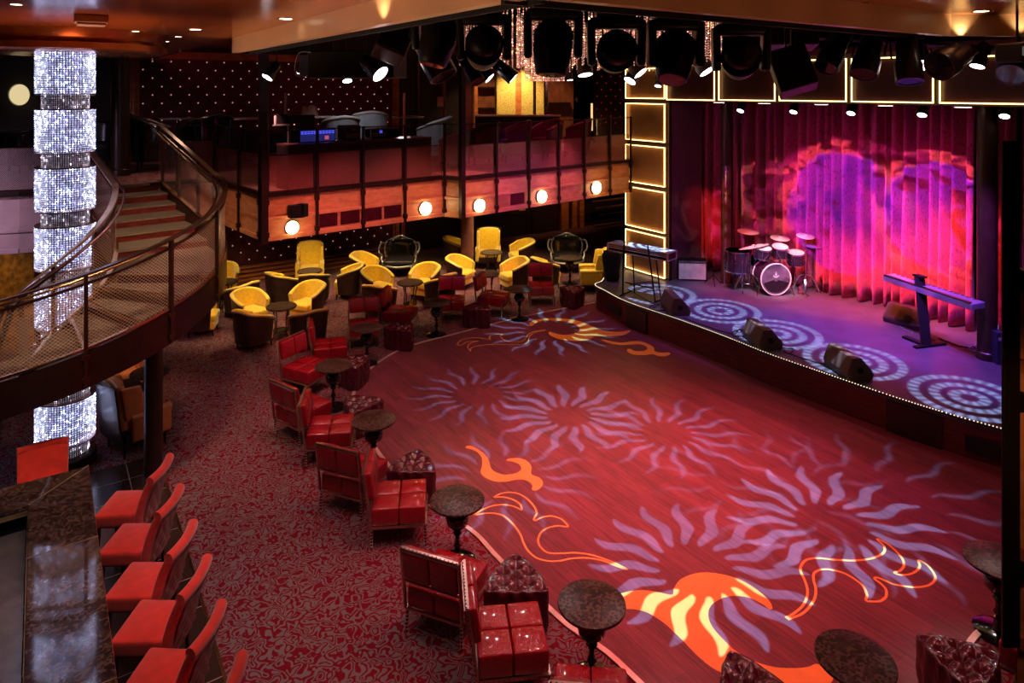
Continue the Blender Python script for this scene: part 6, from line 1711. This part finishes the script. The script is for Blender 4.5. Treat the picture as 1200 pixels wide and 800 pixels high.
# --- red wash on the dance floor
for (x, y, tx, ty, W) in ((2.3, 9.7, 2.1, 9.3, 1500), (4.2, 7.9, 3.9, 8.2, 430), (0.6, 10.6, .9, 10.8, 600), (1.0, 7.2, 1.0, 7.6, 330), (.2, 13.5, .6, 14.0, 170)):
    spot((x, y, RIG), (tx, ty, 0), (1.0, .13, .14), W * 1.0, 80, .95, .12)
spot((3.2, 10.2, RIG), (2.4, 9.8, 0), (1.0, .40, .42), 470, 60, 1, .1)
spot((1.2, 9.0, RIG), (1.0, 9.4, 0), (1.0, .40, .42), 300, 64, 1, .1)
# --- red wash over the red chairs
for (tx, ty, W) in ((-.3, 6.5, 200), (-1.6, 8.4, 200), (-2.7, 10.3, 240), (-3.2, 12.6, 260), (-1.7, 15.2, 300), (.7, 16.2, 220), (1.3, 5.3, 200), (4.2, 5.6, 200)):
    spot((tx + 1.0, ty - .6, RIG), (tx, ty, .4), (1.0, .26, .24), W * .85, 48, .8, .03)
# small white sources that put glints on the leather
for (x, y, W) in ((.9, 7.6, 46), (-.6, 9.6, 46), (-1.2, 12.2, 50), (.6, 14.2, 60), (3.0, 6.6, 46), (-1.6, 6.2, 30)): spot((x, y, 4.95), (x - .6, y + .3, 0), (1.0, .82, .80), W, 120, .6, .02)
for (x, y, tx, ty, W) in ((.0, 11.8, 0, 6.2, 150), (-2.5, 15.4, -1.3, 8.3, 170), (2.5, 10.3, 1.2, 5.3, 130), (7.2, 10.8, 4.1, 5.9, 130), (-1.2, 12.6, -.6, 6.9, 90), (-3.4, 14.0, -2.6, 10.0, 120)):
    spot((x, y, 4.9), (tx, ty, .5), (1.0, .80, .80), W, 18, 1, .10)
# --- carpet in front (left of the chairs)
spot((-2.2, 6.6, 5.6), (-2.6, 7.4, 0), (1.0, .48, .50), 260, 66, 1, .1)
spot((-3.2, 9.8, 5.5), (-3.5, 10.9, 0), (1.0, .36, .38), 260, 66, 1, .1)
spot((-1.6, 4.6, 5.6), (-1.6, 5.6, 0), (1.0, .52, .50), 130, 74, 1, .1)
spot((-4.3, 12.4, 4.9), (-4.3, 13.2, 0), (1.0, .40, .38), 160, 66, 1, .1)
# --- bar stools and counter
for (tx, ty, W) in ((-3.7, 6.9, 150), (-3.2, 5.9, 150), (-2.7, 5.0, 140)):
    spot((tx + .7, ty - .5, 5.6), (tx, ty, .7), (1.0, .58, .48), W * .66, 48, .7, .04)
spot((-5.2, 7.2, 5.6), (-5.4, 7.6, .9), (1.0, .6, .5), 90, 44, .8, .05)
spot((-4.5, 4.2, 2.9), (-4.7, 5.2, .86), (.60, .66, 1.0), 120, 80, 1, .1)
spot((-4.8, 7.2, 5.6), (-5.1, 7.0, 1.0), (1.0, .55, .35), 60, 40, 1, .1)
# --- gold tub chairs: warm downlights under the balcony and from the rig
for (tx, ty, W) in ((-5.2, 14.7, 150), (-4.4, 15.4, 110), (-2.7, 16.3, 150), (-1.9, 17.1, 90), (-.5, 17.4, 130), (1.2, 17.8, 60)):
    spot((tx + .2, ty - .3, 2.52), (tx, ty + .2, .5), (1.0, .74, .36), W * .72, 96, .9, .04)
for (tx, ty, W) in ((-5.3, 17.6, 120), (-3.9, 18.0, 120), (-5.2, 16.0, 80), (-2.2, 17.9, 90), (-1.3, 18.3, 110), (-.5, 20.0, 130), (.3, 18.6, 110), (1.9, 18.3, 90), (-7.1, 17.6, 60), (-6.5, 15.1, 60), (-3.1, 19.2, 40), (1.6, 19.6, 40)):
    spot((tx, ty - .5, 2.5), (tx, ty + .1, .4), (1.0, .78, .42), W * 1.7, 84, .8, .04)
# --- fascia colour wash: orange-red, turning pink then amber to the right
for px, col, W in ((330, (1.0, .22, .22), 290), (400, (1.0, .22, .25), 300), (470, (1.0, .20, .22), 300), (515, (1.0, .24, .12), 110), (560, (1.0, .13, .50), 280), (612, (.80, .12, .95), 300), (660, (.90, .15, .80), 250), (712, (1.0, .42, .12), 140)):
    a_, d_ = (P311, (P519 - P311).normalized()) if px < 525 else (P540, (P737 - P540).normalized())
    p = hit(px, a_, d_); spot((p.x + 1.7, p.y - 2.5, 4.6), (p.x, p.y, 3.0), col, W, 38, 1, .08)
spot((-6.6, 11.9, 2.2), (-5.1, 12.8, 3.0), (1.0, .50, .18), 30, 70, 1, .1)
# --- stage: purple and violet washes
for (tx, ty, W) in ((5.2, 14.6, 1000), (6.8, 13.3, 1700), (7.9, 11.9, 1300), (3.9, 15.6, 260)):
    spot((tx - .6, ty - .9, 4.8), (tx, ty, .55), (.34, .09, 1.0), W, 62, .9, .08)
spot((5.6, 12.6, 4.8), (5.9, 12.3, .55), (1.0, .38, .42), 190, 84, 1, .1)
spot((3.6, 13.6, 4.6), (4.3, 16.4, .8), (1.0, .85, .9), 240, 22, .7, .03)
# drums key
spot((5.0, 12.6, 4.6), (5.95, 15.8, 1.3), (1.0, .82, 1.0), 1500, 24, .7, .03)
spot((6.8, 13.2, 4.6), (6.1, 15.8, 1.2), (.8, .7, 1.0), 500, 24, .7, .03)
# --- curtain: red-orange at the hem from overhead rows, violet above, stencilled discs and marbling
def cpt(px): return at(px, 345 + (px - 900) * .16, .55)
for (px, W) in ((880, 330), (935, 380), (990, 400), (1045, 400), (1100, 400), (1140, 260)):
    c = cpt(px); spot((c.x - 1.5, c.y - 1.1, 4.8), (c.x, c.y, 1.0), (1.0, .12, .02), W * 4.0, 42, 1, .02)
for (px, W) in ((870, 90), (940, 120), (1020, 130), (1100, 110)):
    c = cpt(px); spot((c.x - 3.0, c.y - 1.2, 4.7), (c.x, c.y, 3.6), (.62, .03, .40), W * .8, 46, 1, .04)
def stencil(px, z, off, col, W, ang, fn, **k):
    c = cpt(px); q = Vector((c.x + off[0], c.y + off[1], off[2])); tg = Vector((c.x, c.y, z)); o = spot(q, tg, col, W, ang, .1, .012); gobo(o, fn((q - tg).length))
VIO = (.16, .05, 1.0); SAL = (1.0, .34, .26); PNK = (.95, .12, .72)
stencil(968, 2.75, (-4.2, -3.9, 4.5), VIO, 4400, 36, lambda h: g_disc(h, 0, 1.15, 9, .36, .40, 1.0))
stencil(968, 2.75, (-4.2, -3.9, 4.5), SAL, 2600, 36, lambda h: g_disc(h, 1.12, 1.42, 15, .46, .52, 2.0))
stencil(975, 2.35, (-4.2, -3.9, 4.5), PNK, 900, 44, lambda h: g_disc(h, 0, 1.95, 8, .47, .53, 5.0))
stencil(1092, 2.75, (-4.4, -2.6, 4.5), VIO, 3800, 36, lambda h: g_disc(h, 0, 1.05, 9, .38, .42, 7.0))
stencil(1092, 2.75, (-4.4, -2.6, 4.5), SAL, 2300, 36, lambda h: g_disc(h, 1.02, 1.30, 15, .46, .52, 8.0))
stencil(1090, 2.2, (-4.4, -2.6, 4.5), PNK, 850, 44, lambda h: g_disc(h, 0, 1.9, 8, .48, .53, 9.0))
stencil(885, 2.4, (-3.2, -4.4, 4.5), PNK, 800, 32, lambda h: g_disc(h, 0, 1.3, 9, .48, .53, 3.0))
stencil(880, 3.0, (-3.2, -4.4, 4.5), SAL, 1500, 30, lambda h: g_disc(h, .45, .75, 15, .47, .53, 4.0))
spot((4.25, 14.3, 4.4), (4.98, 17.6, 1.9), (1.0, .07, .04), 650, 24, 1, .03)
# stencil on the stage side wall
c = Vector((4.4, 17.0, 1.9)); o = spot((3.4, 12.5, 4.7), c, (.8, .6, .5), 500, 20, .2, .02); gobo(o, g_swirl(12, .52, .56, seed=5.5))
# --- stair light
for (tx, ty, tz, W) in ((-5.0, 8.3, 2.4, 260), (-5.6, 11.6, 3.0, 300), (-4.5, 9.8, 2.6, 260), (-6.0, 8.0, 2.1, 160)):
    spot((tx + .9, ty - 1.6, 5.6), (tx, ty, tz), (1.0, .62, .40), W, 56, .8, .03)
spot((-6.9, 14.6, 5.8), (-6.8, 13.4, 3.4), (1.0, .62, .45), 90, 80, .9, .04)
# --- soffit washers, then unseen up-lights added to brighten soffit and ceiling
for px, W in ((450, 14), (1118, 10), (1196, 10)):
    if px < 617: p = hit(px, corner, A); n_ = -B
    elif px < 1146: p = hit(px, corner, B); n_ = -A
    else: p = hit(px, endB, Vector((1, .05, 0))); n_ = Vector((0, -1, 0))
    spot((p.x + n_.x * .10, p.y + n_.y * .10, ZS - .03), (p.x + n_.x * .02, p.y + n_.y*.02, ZS + .6), (1.0, .80, .42), W, 95, .9, .02)
for k in range(7):
    p = endA.lerp(corner, (k + .5) / 7) - B * 1.0; q = endA.lerp(corner, (k + .5) / 7)
    spot((p.x, p.y, 4.75), (q.x, q.y, 5.92), (1, .62, .36), 62, 62, 1, .2)
    if k < 6:
        q = corner.lerp(endB, (k + .5) / 6); p = q - A * 1.0; spot((p.x, p.y, 4.75), (q.x, q.y, 5.92), (1, .46, .20), 11, 62, 1, .2)
for (x, y, W, c_) in ((-4.6, 7.6, 110, (1, .36, .14)), (-8.6, 8.4, 110, (1, .42, .18)), (-2.4, 5.0, 60, (1, .40, .16)), (4.2, 4.0, 30, (1, .22, .24))):
    spot((x, y, 4.4), (x - .2, y + .1, 6), c_, W, 110, 1, .5)
spot((2.0, 2.6, 4.0), (2.7, 3.3, 3.2), (1, .45, .2), 12, 90, 1, .1)  # unseen spot added to brighten the near balcony end
# under the balcony towards the stage: spots added to brighten the dark wall
for (px, W) in ((610, 50), (665, 60), (715, 40), (480, 26)):
    s_ = s_at(px); q = wp(s_, 1.4); p = wp(s_, 2.4, 1.6); spot(p, q, (1, .50, .22), W, 100, 1, .05)
# upper deck
for (x, y, W, c_) in ((-9, 14.5, 60, (1, .55, .45)), (-7.2, 15.2, 70, (1, .5, .4)), (-3.0, 14.6, 70, (1, .10, .08)), (1.2, 17.6, 60, (1, .10, .24)), (-1.2, 18.5, 50, (1, .35, .30)), (.2, 22.5, 420, (1, .75, .35)), (-.9, 22.4, 160, (1, .6, .3)), (1.4, 22.4, 110, (1, .5, .25))):
    spot((x, y, 6.2), (x, y + .5, ZD), c_, W, 100, .9, .06)
spot((-4.0, 17.0, 6.2), (-4.4, 19.9, 5.0), (1, .12, .10), 26, 110, 1, .1)
spot((-8.0, 15.6, 6.2), (-8.4, 18.4, 5.0), (1, .12, .10), 20, 110, 1, .1)
spot((-10.2, 8.8, 4.4), (-10.0, 11.7, 3.0), (.90, .60, .90), 520, 70, 1, .2)  # unseen lavender spot added to brighten the left fascia
spot((-10.2, 12.2, 2.1), (-10.5, 13.7, 1.1), (1, .62, .25), 36, 110, 1, .1)
spot((-6.3, 11.0, 2.0), (-6.6, 11.7, .6), (1, .55, .25), 50, 80, 1, .1)
spot((-3.8, 16.0, 6.1), (-4.2, 17.6, 4.4), (.85, .9, 1.0), 130, 60, 1, .05)  # this and the next cool spot are added to brighten the pale chairs
spot((-2.6, 15.6, 6.1), (-2.0, 16.8, 4.4), (.85, .9, 1.0), 60, 50, 1, .05)
# sconces give real light on the fascia
for px, py in ((341, 266), (497, 244), (560, 240.5), (633, 230), (697, 219.5)):
    a_, d_ = (P311, (P519 - P311).normalized()) if px < 525 else (P540, (P737 - P540).normalized())
    p = hit(px, a_, d_); n = Vector((d_.y, -d_.x, 0)); point((p.x + n.x * .16, p.y + n.y * .16, zof(py, p.y)), (1, .62, .16), 2.6, .05)

vs_ = SC.view_settings; SC.display_settings.display_device = 'sRGB'
vs_.view_transform = 'Standard'; vs_.look = 'None'; vs_.gamma = 1; vs_.exposure = 0.0; vs_.use_curve_mapping = False
cy = SC.cycles; cy.max_bounces = 6; cy.diffuse_bounces = 3; cy.glossy_bounces = 3; cy.transparent_max_bounces = 12; cy.transmission_bounces = 4
cy.caustics_reflective = False; cy.caustics_refractive = False; cy.sample_clamp_indirect = 4; cy.sample_clamp_direct = 0
cy.use_denoising = True
